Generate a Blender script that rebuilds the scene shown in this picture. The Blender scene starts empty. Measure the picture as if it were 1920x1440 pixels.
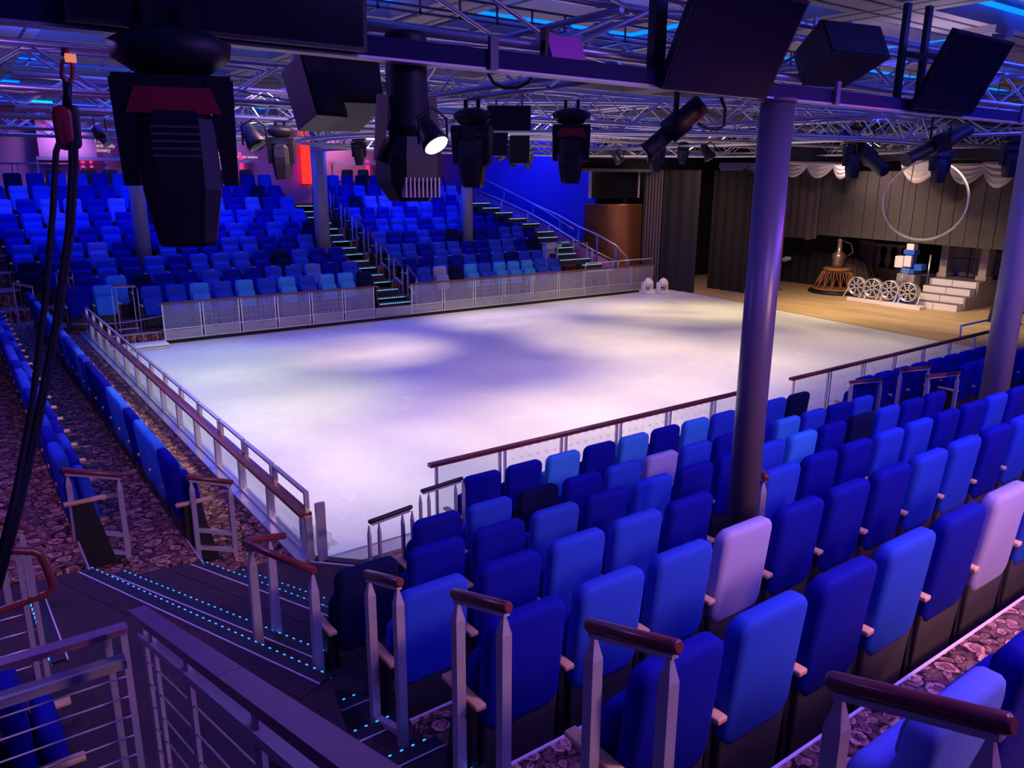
import bpy, math, random
from mathutils import Vector, Matrix
random.seed(7)
C = bpy.context.scene.collection
PI = math.pi
# ------------------------------------------------------------------ camera
F = 1463.4
RX = Vector((0.81045048, -0.14541576, 0.56747183))   # world X in camera (right, down, forward)
RY = Vector((-0.58578442, -0.20970547, 0.78286667))
RZ = Vector((0.0051608, -0.96689083, -0.25513818))
CAM = Vector((0, 0, 4.0))
cd = bpy.data.cameras.new('camera'); cam = bpy.data.objects.new('camera', cd); C.objects.link(cam)
cd.sensor_width = 36; cd.lens = 36 * F / 1920; cd.clip_start = .05; cd.clip_end = 200
rt = Vector((RX[0], RY[0], RZ[0])); up = -Vector((RX[1], RY[1], RZ[1])); bk = -Vector((RX[2], RY[2], RZ[2]))
rt.normalize(); bk = (bk - rt * rt.dot(bk)).normalized(); up = bk.cross(rt)
m = Matrix(((rt[0], up[0], bk[0], 0), (rt[1], up[1], bk[1], 0), (rt[2], up[2], bk[2], 4.0), (0, 0, 0, 1)))
cam.matrix_world = m
bpy.context.scene.camera = cam

def K(px, py, ax, v):
    "measured photo position -> point on the real plane X, Y or Z = v"
    c = Vector((px - 960, py - 720, F)); d = Vector((RX.dot(c), RY.dot(c), RZ.dot(c)))
    i = 'XYZ'.index(ax); return CAM + d * ((v - CAM[i]) / d[i])

# ------------------------------------------------------------------ world, exposure
w = bpy.data.worlds.new('world'); bpy.context.scene.world = w; w.use_nodes = True
bg = w.node_tree.nodes['Background']; bg.inputs[0].default_value = (0.13, 0.05, 1.0, 1); bg.inputs[1].default_value = 0.17
vs = bpy.context.scene.view_settings
vs.view_transform = 'Standard'; vs.look = 'None'; vs.gamma = 1; vs.use_curve_mapping = False; vs.exposure = 0.0

# ------------------------------------------------------------------ lamps
def spot(name, loc, tgt, col, power, ang=60, blend=1.0, r=.12):
    d = bpy.data.lights.new(name, 'SPOT'); d.energy = power; d.color = col; d.spot_size = math.radians(ang)
    d.spot_blend = blend; d.shadow_soft_size = r
    o = bpy.data.objects.new(name, d); C.objects.link(o); o.location = loc
    o.rotation_euler = (Vector(tgt) - Vector(loc)).to_track_quat('-Z', 'Y').to_euler(); return o
def area(name, loc, sx, sy, col, power, rot=(0, 0, 0)):
    d = bpy.data.lights.new(name, 'AREA'); d.shape = 'RECTANGLE'; d.size = sx; d.size_y = sy; d.energy = power; d.color = col
    o = bpy.data.objects.new(name, d); C.objects.link(o); o.location = loc; o.rotation_euler = rot; return o
WARM = (1, .62, .42); PINK = (1, .74, .40); CREAM = (1, .74, .34); COOL = (.92, 1.0, .34); BLUE = (.03, .06, 1.0); VIO = (.36, .16, 1.0)
ice_spots = [  # px, py on the ice, colour, level, cone
    (690, 655, PINK, .95, 54), (470, 750, COOL, .44, 74), (390, 680, COOL, .38, 66), (600, 900, COOL, .28, 70), (450, 830, COOL, .22, 70), (690, 1000, PINK, .12, 60),
    (940, 598, PINK, .82, 56), (1140, 632, PINK, .66, 62), (1270, 585, CREAM, 1.0, 64), (1330, 690, PINK, .70, 74), (1010, 800, PINK, .38, 62), (1200, 770, PINK, .60, 66),
    (830, 880, PINK, .34, 62), (1500, 650, PINK, .45, 74), (1620, 625, CREAM, .40, 70), (1450, 585, CREAM, .55, 70), (1100, 572, PINK, .40, 58), (760, 770, PINK, .16, 60)]
for i, (px, py, col, lv, ang) in enumerate(ice_spots):
    p = K(px, py, 'Z', 0); l = Vector((p.x * .93 + .8, p.y * .88 + 1.5, 5.25)); d2 = (l - p).length_squared
    spot('ice_lamp', l, p, col, lv * d2 * 43 / .72, ang, 1.0, .15)
spot('ice_fill', (11, 13, 5.7), (11, 14, 0), PINK, 480, 150, .6, .3)  # added broad warm fill that lifts the whole ice
spot('barrier_fill', (9, 13.5, 5.2), (9, 20.3, .4), (1, .66, .50), 420, 75, 1, .15); spot('barrier_fill', (16, 13.5, 5.2), (16.5, 20.3, .6), (1, .66, .46), 620, 75, 1, .15)  # added spots that brighten the far glass barriers
spot('barrier_fill', (8, 12, 5.2), (2.4, 12, .8), (1, .5, .6), 260, 90, 1, .15); spot('red_lamp', (4.0, 14, 5.0), (2.4, 16.5, .8), (1, .02, .05), 160, 30, 1, .1)  # barrier spot is an added fill for the left glass barrier
# stage wash
spot('stage_lamp', (21.5, 14, 5.3), (24.5, 13.5, 0), (1, .70, .40), 1500, 95, 1, .2)
spot('stage_lamp', (21.5, 10, 5.3), (24, 10.5, 0), (1, .74, .5), 800, 80, 1, .2)
spot('stage_lamp', (20.5, 13, 5.0), (26, 14, 2.6), (1, .66, .60), 600, 90, 1, .2)
spot('stage_lamp', (20.0, 17, 5.3), (22, 20.5, 1.5), (1, .62, .5), 600, 90, 1, .2)
spot('stage_lamp', (23.5, 15, 5.0), (29.6, 14, 1.2), (1, .66, .58), 420, 60, 1, .2)  # added spot, brightens the dark balustrade at the back
spot('ice_fill', (11, 13, 5.7), (11, 14, 0), (.16, .06, 1), 420, 150, .6, .3)  # added violet-blue fill, raises the blue over all the ice
# blue LED wash over the seating
for (x, y, z, p) in ((8, .4, 5.75, 360), (13, 3.4, 5.75, 260), (2.0, 10.5, 5.8, 90), (2.0, 17, 5.8, 80), (6, 24.0, 5.8, 330), (13, 24.0, 5.8, 330), (1.5, 24, 5.8, 260)):
    area('ceiling_wash', (x, y, z), 2.4, 2.4, BLUE, p)
for (x, y, z, p) in ((-1.2, 8, 5.5, 150), (3.5, 0.2, 5.6, 150), (9.0, .6, 5.6, 120)):
    area('violet_wash', (x, y, z), 1.4, 1.4, VIO, p)
spot('bowl_lamp', (6.5, -2.5, 5.2), (4.2, 3.2, 1.0), (1, .50, .44), 1000, 72, 1, .4)
spot('bowl_lamp', (5, -1.2, 4.6), (3.6, 1.4, 1.3), (1, .46, .34), 520, 80, 1, .4)  # extra spot added to brighten the carpet at near right
spot('bowl_lamp', (12, -1.5, 5.2), (10, 3.5, 1.0), (1, .50, .44), 1000, 72, 1, .4)
spot('bowl_lamp', (4.2, 9.5, 5.3), (1.2, 12, .6), (1, .55, .60), 800, 100, 1, .4)
spot('bar_lamp', (8, 29.8, 5.7), (9, 31.0, 4.2), (.75, .35, .8), 230, 120, 1, .3)
spot('bar_lamp', (4, 29.8, 5.7), (3.5, 31.0, 4.2), (.75, .35, .8), 230, 120, 1, .3)
spot('bar_lamp', (13, 29.8, 5.7), (14, 31.0, 4.2), (1, .4, .5), 230, 120, 1, .3)
spot('bar_lamp', (18.4, 28.8, 5.6), (18.6, 30.4, 4.2), (1, .5, .2), 220, 100, 1, .3)
for (x, y, c, pw) in ((1.5, 12.5, BLUE, 330), (3, 12, (.7, .5, 1), 60), (11, 5.6, (.8, .6, 1), 70), (14, 8, BLUE, 170), (2.5, 9, (.7, .55, 1), 60), (14, 16, BLUE, 150), (5, 20, BLUE, 200), (12, 4, BLUE, 200), (6.5, 7, BLUE, 200), (9, 12, BLUE, 170), (3.0, 5.4, BLUE, 120)):
    spot('ceiling_fill', (x, y, 4.95), (x, y, 6.2), c, pw, 150, 1, .1)  # added upward spots that brighten the ceiling beyond what the coves give
spot('blue_lamp', (2.6, 2.6, 4.4), (4.9, 3.6, 3.6), BLUE, 60, 50, 1, .05)
spot('red_lamp', (7.2, 3.0, 4.4), (4.9, 3.6, 4.0), (1, .02, .12), 30, 60, 1, .05)
area('blue_wall_wash', (17.6, 24.5, 5.6), 2, 2, BLUE, 150, (0, -.5, 0))

# ------------------------------------------------------------------ materials
def mat(name, col, rough=.6, metal=0, emit=None, es=1, noise=None, alpha=1, bump=0, spec=.5, sheen=0):
    m = bpy.data.materials.new(name); m.use_nodes = True; nt = m.node_tree; b = nt.nodes['Principled BSDF']
    b.inputs['Base Color'].default_value = (*col, 1); b.inputs['Roughness'].default_value = rough; b.inputs['Metallic'].default_value = metal
    b.inputs['Specular IOR Level'].default_value = .12 if 'fabric' in name else spec
    if sheen > 9: b.inputs['Sheen Weight'].default_value = sheen
    if emit: b.inputs['Emission Color'].default_value = (*emit, 1); b.inputs['Emission Strength'].default_value = es
    if alpha < 1: b.inputs['Alpha'].default_value = alpha
    if noise:
        scale, amt = noise
        tc = nt.nodes.new('ShaderNodeTexCoord'); n = nt.nodes.new('ShaderNodeTexNoise'); n.inputs['Scale'].default_value = scale; n.inputs['Detail'].default_value = 6
        nt.links.new(tc.outputs['Object'], n.inputs['Vector'])
        mx = nt.nodes.new('ShaderNodeMix'); mx.data_type = 'RGBA'
        mx.inputs[6].default_value = (*[c * (1 - amt) for c in col], 1); mx.inputs[7].default_value = (*[min(1, c * (1 + amt)) for c in col], 1)
        nt.links.new(n.outputs['Fac'], mx.inputs[0]); nt.links.new(mx.outputs[2], b.inputs['Base Color'])
        if bump:
            bp = nt.nodes.new('ShaderNodeBump'); bp.inputs['Strength'].default_value = bump; bp.inputs['Distance'].default_value = .01
            nt.links.new(n.outputs['Fac'], bp.inputs['Height']); nt.links.new(bp.outputs['Normal'], b.inputs['Normal'])
    return m
FAB = {'W': mat('pale_fabric', (.32, .29, .60), .85, noise=(60, .10), sheen=.3), 'S': mat('sky_fabric', (.045, .24, .72), .85, noise=(60, .10), sheen=.2),
       'M': mat('medium_fabric', (.018, .055, .52), .85, noise=(60, .10), sheen=.2), 'R': mat('royal_fabric', (.003, .005, .27), .85, noise=(60, .12), sheen=.1),
       'K': mat('navy_fabric', (.004, .006, .05), .9, noise=(60, .15)), 'L': mat('periwinkle_fabric', (.10, .15, .62), .85, noise=(60, .10), sheen=.2),
       'N': mat('deep_fabric', (.004, .008, .14), .88, noise=(60, .12))}
SHELL = mat('charcoal_shell', (.045, .035, .035), .6, noise=(8, .3)); PED = mat('black_frame', (.012, .012, .014), .5)
OAK = mat('oak_armrest', (.62, .38, .20), .45, noise=(12, .25))
WOOD = mat('mahogany_rail', (.16, .03, .035), .28, noise=(6, .35)); METAL = mat('painted_steel', (.42, .38, .46), .45, .3, noise=(5, .08)); CHROME = mat('polished_steel', (.62, .60, .62), .3, .55)
ALU = mat('truss_aluminium', (.52, .50, .58), .35, .85); BLACK = mat('black_metal', (.006, .006, .011), .5, noise=(7, .3)); BLACK2 = mat('matt_black', (.006, .006, .010), .8)
GREY = mat('grey_housing', (.10, .09, .11), .5); RED = mat('red_yoke', (.35, .01, .03), .4); RUBBER = mat('black_rubber', (.01, .01, .01), .7)
COL = mat('column_paint', (.10, .075, .125), .35, noise=(2, .06)); WHITE = mat('white_paint', (.80, .76, .78), .5, noise=(4, .05))
SCREEN = mat('screen_glass', (.006, .006, .012), .12); NOSE = mat('nosing_black', (.012, .012, .014), .6); LINE = mat('nosing_line', (.85, .72, .75), .5)
LED = mat('led_blue', (.02, .1, .4), .4, emit=(.03, .24, 1.0), es=2.4); LEDC = mat('led_cyan', (.02, .1, .4), .4, emit=(.22, .72, 1.0), es=1.6)
REDL = mat('red_neon', (.4, 0, 0), .4, emit=(1, .015, .005), es=2.6); PINKL = mat('pink_neon', (.4, 0, .1), .4, emit=(1, .03, .18), es=1.0)
LAMPW = mat('lamp_white', (1, 1, 1), .3, emit=(1, 1, .86), es=6); COVE = mat('cove_led', (0, .1, .5), .4, emit=(.0, .10, 1.0), es=3.2)
CEIL = mat('ceiling_panel', (.26, .23, .26), .6, noise=(2, .05)); CEILD = mat('ceiling_slot', (.04, .03, .05), .6)
BLUEW = mat('blue_wall', (.02, .03, .45), .35, noise=(1.5, .15)); BRONZE = mat('bronze_wall', (.34, .13, .07), .28, .75, noise=(1.2, .12))
ORANGE = mat('orange_wood', (.55, .17, .03), .35, noise=(3, .3)); PURW = mat('mural_wall', (.34, .20, .42), .6, noise=(.8, .35))
DRAPEG = mat('grey_drape', (.08, .06, .072), .8); DRAPEK = mat('black_drape', (.014, .012, .014), .9); DRAPER = mat('red_drape', (.5, .02, .02), .7)
STONE = mat('painted_stone', (.34, .28, .26), .8, noise=(5, .3), bump=.3); STEPW = mat('white_step', (.74, .68, .72), .6, noise=(3, .05))
WICK = mat('wicker', (.30, .12, .045), .6, noise=(14, .4)); BRASS = mat('old_brass', (.36, .26, .20), .35, .8, noise=(6, .3)); BLUEM = mat('blue_machine', (.02, .12, .62), .4)
SLAT = mat('slat_grey', (.05, .042, .044), .75, noise=(3, .15)); HOOP = mat('hoop_tape', (.82, .76, .66), .5); ROPE = mat('black_rope', (.01, .01, .014), .8, noise=(80, .4))
TEXT = mat('wall_lettering', (.9, .75, .75), .5, emit=(1, .75, .7), es=.6); EXIT = mat('exit_sign', (.02, .3, .15), .5, emit=(.0, .8, .5), es=1.2)
BULB = mat('warm_bulb', (1, .7, .4), .4, emit=(1, .72, .40), es=6); SWAG = mat('silver_swag', (.45, .41, .42), .45, .2, noise=(20, .45))
CHAIRB = mat('brown_leather', (.16, .08, .035), .5)

def glassmat(name, tint, frost, dots=False):
    m = bpy.data.materials.new(name); m.use_nodes = True; nt = m.node_tree; nt.nodes.clear()
    out = nt.nodes.new('ShaderNodeOutputMaterial'); tr = nt.nodes.new('ShaderNodeBsdfTransparent'); gl = nt.nodes.new('ShaderNodeBsdfGlossy'); df0 = nt.nodes.new('ShaderNodeBsdfDiffuse'); tl = nt.nodes.new('ShaderNodeBsdfTranslucent'); df = nt.nodes.new('ShaderNodeMixShader'); df.inputs[0].default_value = .5; nt.links.new(df0.outputs[0], df.inputs[1]); nt.links.new(tl.outputs[0], df.inputs[2]); tl.inputs[0].default_value = (.8, .78, .8, 1)
    tr.inputs[0].default_value = (*tint, 1); gl.inputs['Roughness'].default_value = .06; df0.inputs[0].default_value = (.75, .72, .74, 1)
    a = nt.nodes.new('ShaderNodeMixShader'); b = nt.nodes.new('ShaderNodeMixShader')
    lw = nt.nodes.new('ShaderNodeLayerWeight'); lw.inputs[0].default_value = .18; fr = nt.nodes.new('ShaderNodeMath'); fr.operation = 'MULTIPLY_ADD'; fr.inputs[1].default_value = .35; fr.inputs[2].default_value = .02; nt.links.new(lw.outputs['Facing'], fr.inputs[0])
    nt.links.new(fr.outputs[0], a.inputs[0]); nt.links.new(tr.outputs[0], a.inputs[1]); nt.links.new(gl.outputs[0], a.inputs[2])
    b.inputs[0].default_value = frost
    nt.links.new(a.outputs[0], b.inputs[1]); nt.links.new(df.outputs[0], b.inputs[2]); nt.links.new(b.outputs[0], out.inputs[0])
    if dots:
        tc = nt.nodes.new('ShaderNodeTexCoord'); sp = nt.nodes.new('ShaderNodeSeparateXYZ'); nt.links.new(tc.outputs['Object'], sp.inputs[0])
        def mth(op, x, y=None):
            n = nt.nodes.new('ShaderNodeMath'); n.operation = op
            for k, vv in enumerate((x, y)):
                if vv is None: continue
                if isinstance(vv, (int, float)): n.inputs[k].default_value = vv
                else: nt.links.new(vv, n.inputs[k])
            return n.outputs[0]
        fx = mth('ABSOLUTE', mth('SUBTRACT', mth('FRACT', mth('MULTIPLY', mth('ADD', sp.outputs[0], sp.outputs[1]), 8.0)), .5))
        fz = mth('ABSOLUTE', mth('SUBTRACT', mth('FRACT', mth('MULTIPLY', sp.outputs[2], 8.0)), .5))
        arm = lambda p, q: mth('MULTIPLY', mth('LESS_THAN', p, .20), mth('LESS_THAN', q, .06))
        plus = mth('MAXIMUM', arm(fx, fz), arm(fz, fx)); nt.links.new(mth('ADD', mth('MULTIPLY', plus, .22), frost), b.inputs[0])
    return m
GLASS = glassmat('clear_pane', (.93, .97, .98), .10); GLASSF = glassmat('frosted_pane', (.9, .9, .93), .22); GLASSD = glassmat('plus_pane', (.9, .9, .93), .20, True); GLASSN = glassmat('clear_plus_pane', (.97, .97, .98), .03, True)

def moon():
    m = bpy.data.materials.new('lunar_carpet'); m.use_nodes = True; nt = m.node_tree; b = nt.nodes['Principled BSDF']; b.inputs['Roughness'].default_value = .95
    b.inputs['Specular IOR Level'].default_value = .1
    g = nt.nodes.new('ShaderNodeNewGeometry'); mp = nt.nodes.new('ShaderNodeMapping'); mp.inputs['Scale'].default_value = (1, 1.0, 1); nt.links.new(g.outputs['Position'], mp.inputs[0])
    n0 = nt.nodes.new('ShaderNodeTexNoise'); n0.inputs['Scale'].default_value = 9; n0.inputs['Detail'].default_value = 3; nt.links.new(mp.outputs[0], n0.inputs['Vector'])
    va = nt.nodes.new('ShaderNodeVectorMath'); va.operation = 'MULTIPLY_ADD'; va.inputs[1].default_value = (.09, .09, .0); nt.links.new(n0.outputs['Color'], va.inputs[0]); nt.links.new(mp.outputs[0], va.inputs[2])
    def crater(scale, ox):
        mo = nt.nodes.new('ShaderNodeVectorMath'); mo.operation = 'ADD'; mo.inputs[1].default_value = (ox, ox * .7, 0); nt.links.new(va.outputs[0], mo.inputs[0])
        v = nt.nodes.new('ShaderNodeTexVoronoi'); v.voronoi_dimensions = '2D'; v.inputs['Scale'].default_value = scale; nt.links.new(mo.outputs[0], v.inputs['Vector'])
        r = nt.nodes.new('ShaderNodeValToRGB'); cr = r.color_ramp; cr.elements[0].position = .0; cr.elements[0].color = (.62, .62, .62, 1); cr.elements[1].position = 1; cr.elements[1].color = (.5, .5, .5, 1)
        for p, c in ((.16, .55), (.26, .95), (.33, .18), (.45, .42)):
            e = cr.elements.new(p); e.color = (c, c, c, 1)
        nt.links.new(v.outputs['Distance'], r.inputs[0]); return r.outputs[0]
    c1 = crater(5.5, 0); c2 = crater(13, 3.3)
    mx = nt.nodes.new('ShaderNodeMix'); mx.data_type = 'RGBA'; mx.inputs[0].default_value = .45; nt.links.new(c1, mx.inputs[6]); nt.links.new(c2, mx.inputs[7])
    n2 = nt.nodes.new('ShaderNodeTexNoise'); n2.inputs['Scale'].default_value = 14; n2.inputs['Detail'].default_value = 8; n2.inputs['Roughness'].default_value = .7; nt.links.new(va.outputs[0], n2.inputs['Vector'])
    ad = nt.nodes.new('ShaderNodeMix'); ad.data_type = 'RGBA'; ad.inputs[0].default_value = .5; nt.links.new(mx.outputs[2], ad.inputs[6]); nt.links.new(n2.outputs['Fac'], ad.inputs[7])
    r = nt.nodes.new('ShaderNodeValToRGB'); cr = r.color_ramp; cr.elements[0].position = .40; cr.elements[0].color = (.020, .010, .010, 1); cr.elements[1].position = .66; cr.elements[1].color = (.85, .40, .30, 1)
    e = cr.elements.new(.50); e.color = (.20, .095, .08, 1)
    nt.links.new(ad.outputs[2], r.inputs[0]); nt.links.new(r.outputs[0], b.inputs['Base Color']); return m
MOON = moon()
def streak(name, c1, c2, sc, rough=.9):
    m = bpy.data.materials.new(name); m.use_nodes = True; nt = m.node_tree; b = nt.nodes['Principled BSDF']; b.inputs['Roughness'].default_value = rough
    g = nt.nodes.new('ShaderNodeNewGeometry'); mp = nt.nodes.new('ShaderNodeMapping'); mp.inputs['Scale'].default_value = sc; nt.links.new(g.outputs['Position'], mp.inputs[0])
    n = nt.nodes.new('ShaderNodeTexNoise'); n.inputs['Scale'].default_value = 1; n.inputs['Detail'].default_value = 8; n.inputs['Roughness'].default_value = .7; nt.links.new(mp.outputs[0], n.inputs['Vector'])
    r = nt.nodes.new('ShaderNodeValToRGB'); r.color_ramp.elements[0].position = .35; r.color_ramp.elements[1].position = .68
    r.color_ramp.elements[0].color = (*c1, 1); r.color_ramp.elements[1].color = (*c2, 1); nt.links.new(n.outputs['Fac'], r.inputs[0]); nt.links.new(r.outputs[0], b.inputs['Base Color']); return m
AISLE = streak('aisle_carpet', (.014, .007, .014), (.070, .034, .052), (30, 60, 10)); STAGEF = streak('stage_boards', (.40, .27, .14), (.62, .46, .27), (1.5, .25, 1), .5)
GRAVEL = streak('gold_speckle_carpet', (.06, .03, .01), (.85, .55, .28), (55, 55, 20))
def icemat():
    m = bpy.data.materials.new('ice'); m.use_nodes = True; nt = m.node_tree; b = nt.nodes['Principled BSDF']; b.inputs['Roughness'].default_value = .42; b.inputs['Specular IOR Level'].default_value = .35
    g = nt.nodes.new('ShaderNodeNewGeometry')
    cols = None
    n = nt.nodes.new('ShaderNodeTexNoise'); n.inputs['Scale'].default_value = .8; n.inputs['Detail'].default_value = 8; n.inputs['Roughness'].default_value = .65; nt.links.new(g.outputs['Position'], n.inputs['Vector'])
    nd = nt.nodes.new('ShaderNodeTexNoise'); nd.inputs['Scale'].default_value = .5; nd.inputs['Detail'].default_value = 2; nt.links.new(g.outputs['Position'], nd.inputs['Vector'])
    va = nt.nodes.new('ShaderNodeVectorMath'); va.operation = 'MULTIPLY_ADD'; va.inputs[1].default_value = (5, 5, 0); nt.links.new(nd.outputs['Color'], va.inputs[0]); nt.links.new(g.outputs['Position'], va.inputs[2])
    v = nt.nodes.new('ShaderNodeTexVoronoi'); v.voronoi_dimensions = '2D'; v.feature = 'DISTANCE_TO_EDGE'; v.inputs['Scale'].default_value = .9; nt.links.new(va.outputs[0], v.inputs['Vector'])
    lt = nt.nodes.new('ShaderNodeMath'); lt.operation = 'LESS_THAN'; lt.inputs[1].default_value = .006; nt.links.new(v.outputs['Distance'], lt.inputs[0])
    r = nt.nodes.new('ShaderNodeValToRGB'); r.color_ramp.elements[0].position = .3; r.color_ramp.elements[1].position = .72
    r.color_ramp.elements[0].color = (.66, .68, .76, 1); r.color_ramp.elements[1].color = (.80, .80, .86, 1); nt.links.new(n.outputs['Fac'], r.inputs[0])
    mx = nt.nodes.new('ShaderNodeMix'); mx.data_type = 'RGBA'; mx.inputs[7].default_value = (.90, .90, .94, 1); ml = nt.nodes.new('ShaderNodeMath'); ml.operation = 'MULTIPLY'; ml.inputs[1].default_value = .45
    nt.links.new(lt.outputs[0], ml.inputs[0]); nt.links.new(ml.outputs[0], mx.inputs[0]); nt.links.new(r.outputs[0], mx.inputs[6]); nt.links.new(mx.outputs[2], b.inputs['Base Color']); return m
ICE = icemat()

# ------------------------------------------------------------------ mesh helpers
class MB:
    def __init__(s): s.v = []; s.f = []; s.sm = []
    def add(s, vs, fs, smooth=False):
        o = len(s.v); s.v += [tuple(v) for v in vs]; s.f += [tuple(i + o for i in f) for f in fs]; s.sm += [smooth] * len(fs); return s
    def box(s, a, b):
        x0, y0, z0 = a; x1, y1, z1 = b
        return s.add([(x0, y0, z0), (x1, y0, z0), (x1, y1, z0), (x0, y1, z0), (x0, y0, z1), (x1, y0, z1), (x1, y1, z1), (x0, y1, z1)],
                     [(0, 3, 2, 1), (4, 5, 6, 7), (0, 1, 5, 4), (1, 2, 6, 5), (2, 3, 7, 6), (3, 0, 4, 7)])
    def hexa(s, p): return s.add(p, [(0, 3, 2, 1), (4, 5, 6, 7), (0, 1, 5, 4), (1, 2, 6, 5), (2, 3, 7, 6), (3, 0, 4, 7)])
    def bar(s, a, b, w, h, upv=(0, 0, 1)):
        a = Vector(a); b = Vector(b); d = (b - a).normalized(); u = Vector(upv)
        sd = d.cross(u)
        if sd.length < 1e-4: sd = d.cross(Vector((0, 1, 0)))
        sd.normalize(); u = sd.cross(d).normalized(); P = []
        for q in (a, b):
            for (i, j) in ((-1, -1), (1, -1), (1, 1), (-1, 1)): P.append(q + sd * i * w / 2 + u * j * h / 2)
        return s.add(P, [(0, 1, 2, 3), (7, 6, 5, 4), (0, 4, 5, 1), (1, 5, 6, 2), (2, 6, 7, 3), (3, 7, 4, 0)])
    def tube(s, pts, r, n=8, closed=False, cap=True):
        pts = [Vector(p) for p in pts]; N = len(pts); rs = r if isinstance(r, (list, tuple)) else [r] * N
        V = []; prev = None
        for i, p in enumerate(pts):
            a = pts[(i - 1) % N] if (closed or i > 0) else p; b = pts[(i + 1) % N] if (closed or i < N - 1) else p
            d = (b - a).normalized()
            if prev is None:
                u = Vector((0, 0, 1)) if abs(d.z) < .9 else Vector((1, 0, 0)); u = (u - d * u.dot(d)).normalized()
            else: u = (prev - d * prev.dot(d)).normalized()
            prev = u; sd = d.cross(u)
            for k in range(n):
                t = 2 * PI * k / n; V.append(p + (u * math.cos(t) + sd * math.sin(t)) * rs[i])
        Fs = []
        for i in range(N if closed else N - 1):
            j = (i + 1) % N
            for k in range(n): l = (k + 1) % n; Fs.append((i * n + k, j * n + k, j * n + l, i * n + l))
        s.add(V, Fs, True)
        if cap and not closed:
            o = len(s.v) - N * n; s.f.append(tuple(o + k for k in range(n))); s.f.append(tuple(o + (N - 1) * n + n - 1 - k for k in range(n))); s.sm += [False, False]
        return s
    def lathe(s, prof, c=(0, 0, 0), n=20, M=None, a0=0, a1=2 * PI):
        full = abs(a1 - a0 - 2 * PI) < 1e-6; m = n if full else n + 1; V = []
        for (r, z) in prof:
            for k in range(m):
                t = a0 + (a1 - a0) * k / n; p = Vector((r * math.cos(t), r * math.sin(t), z))
                if M: p = M @ p
                V.append(p + Vector(c))
        Fs = []
        for i in range(len(prof) - 1):
            for k in range(n):
                l = (k + 1) % m if full else k + 1; Fs.append((i * m + k, i * m + l, (i + 1) * m + l, (i + 1) * m + k))
        s.add(V, Fs, True)
        if full:
            o = len(s.v) - len(V)
            if prof[0][0] > 1e-4: s.f.append(tuple(o + n - 1 - k for k in range(n))); s.sm.append(False)
            if prof[-1][0] > 1e-4: s.f.append(tuple(o + (len(prof) - 1) * m + k for k in range(n))); s.sm.append(False)
        return s
    def pad(s, w0, w1, z0, z1, y0, y1, rad, bev=.02, lean=0, zl=0, n=4, bulge=0, sag=0):
        "upholstered slab, rounded outline in XZ, thickness along Y, rounded rim"
        def ring(ins, y):
            P = []; r = max(rad - ins * .6, .005)
            for cx, cz, st in ((1, 1, 0), (-1, 1, 1), (-1, -1, 2), (1, -1, 3)):
                zz = z1 - ins if cz > 0 else z0 + ins; ww = (w1 if cz > 0 else w0) / 2 - ins
                for k in range(n + 1):
                    t = (st + k / n) * PI / 2; x = cx * (ww - r) + r * math.cos(t); z = zz - cz * r + r * math.sin(t)
                    if cz < 0: z -= sag * (1 - (2 * x / w0) ** 2)
                    P.append((x, y + lean * (z - zl), z))
            return P
        R = [ring(bev * 1.5, y0 - bulge), ring(bev * .35, y0 + bev * .35), ring(0, y0 + bev), ring(0, y1 - bev), ring(bev * .35, y1 - bev * .35), ring(bev * 1.5, y1 + bulge)]
        m = len(R[0]); V = [p for q in R for p in q]; Fs = []
        for i in range(len(R) - 1):
            for k in range(m): l = (k + 1) % m; Fs.append((i * m + k, i * m + l, (i + 1) * m + l, (i + 1) * m + k))
        s.add(V, Fs, True); o = len(s.v) - len(V)
        s.f.append(tuple(o + m - 1 - k for k in range(m))); s.f.append(tuple(o + (len(R) - 1) * m + k for k in range(m))); s.sm += [True, True]
        return s
    def mesh(s, name, m):
        me = bpy.data.meshes.new(name); me.from_pydata(s.v, [], s.f); me.polygons.foreach_set('use_smooth', s.sm)
        for mm in (m if isinstance(m, (list, tuple)) else [m]): me.materials.append(mm)
        me.update(); return me
    def obj(s, name, m, parent=None, loc=None, kind=None):
        o = bpy.data.objects.new(name, s.mesh(name, m)); C.objects.link(o)
        if parent: o.parent = parent
        if loc: o.location = loc
        if kind: o['kind'] = kind
        return o
def link(name, me, parent=None, loc=(0, 0, 0), rz=0):
    o = bpy.data.objects.new(name, me); C.objects.link(o); o.parent = parent; o.location = loc; o.rotation_euler[2] = rz; return o
def tag(o, label, cat, group=None):
    o['label'] = label; o['category'] = cat
    if group: o['group'] = group
    return o
def thing(name, label, cat, loc=(0, 0, 0), rz=0, group=None):
    o = bpy.data.objects.new(name, None); C.objects.link(o); o.location = loc; o.rotation_euler[2] = rz; o.empty_display_size = .1
    return tag(o, label, cat, group)
def struct(name, mb, m, parent=None): return mb.obj(name, m, parent, kind='structure' if not parent else None)
def copy_tree(src, loc, rz=None, label=None):
    r = src.copy(); C.objects.link(r); r.location = loc
    if rz is not None: r.rotation_euler[2] = rz
    if label: r['label'] = label
    for ch in src.children:
        c = ch.copy(); C.objects.link(c); c.parent = r
        for g in ch.children:
            d = g.copy(); C.objects.link(d); d.parent = c
    return r

# ------------------------------------------------------------------ setting: floors, tiers, ceiling, walls
TOPN = {'Z': (2.55, .80), 'A': (2.25, 1.73), 'B': (1.95, 2.71), 'C': (1.67, 3.63), 'D': (1.40, 4.55), 'E': (1.12, 5.50), 'F': (.95, 6.48)}   # near rows: top height, Y of top
HC = 1.07
order = ['F', 'E', 'D', 'C', 'B', 'A', 'Z']
FLN = {k: TOPN[k][0] - HC for k in order}
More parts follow.
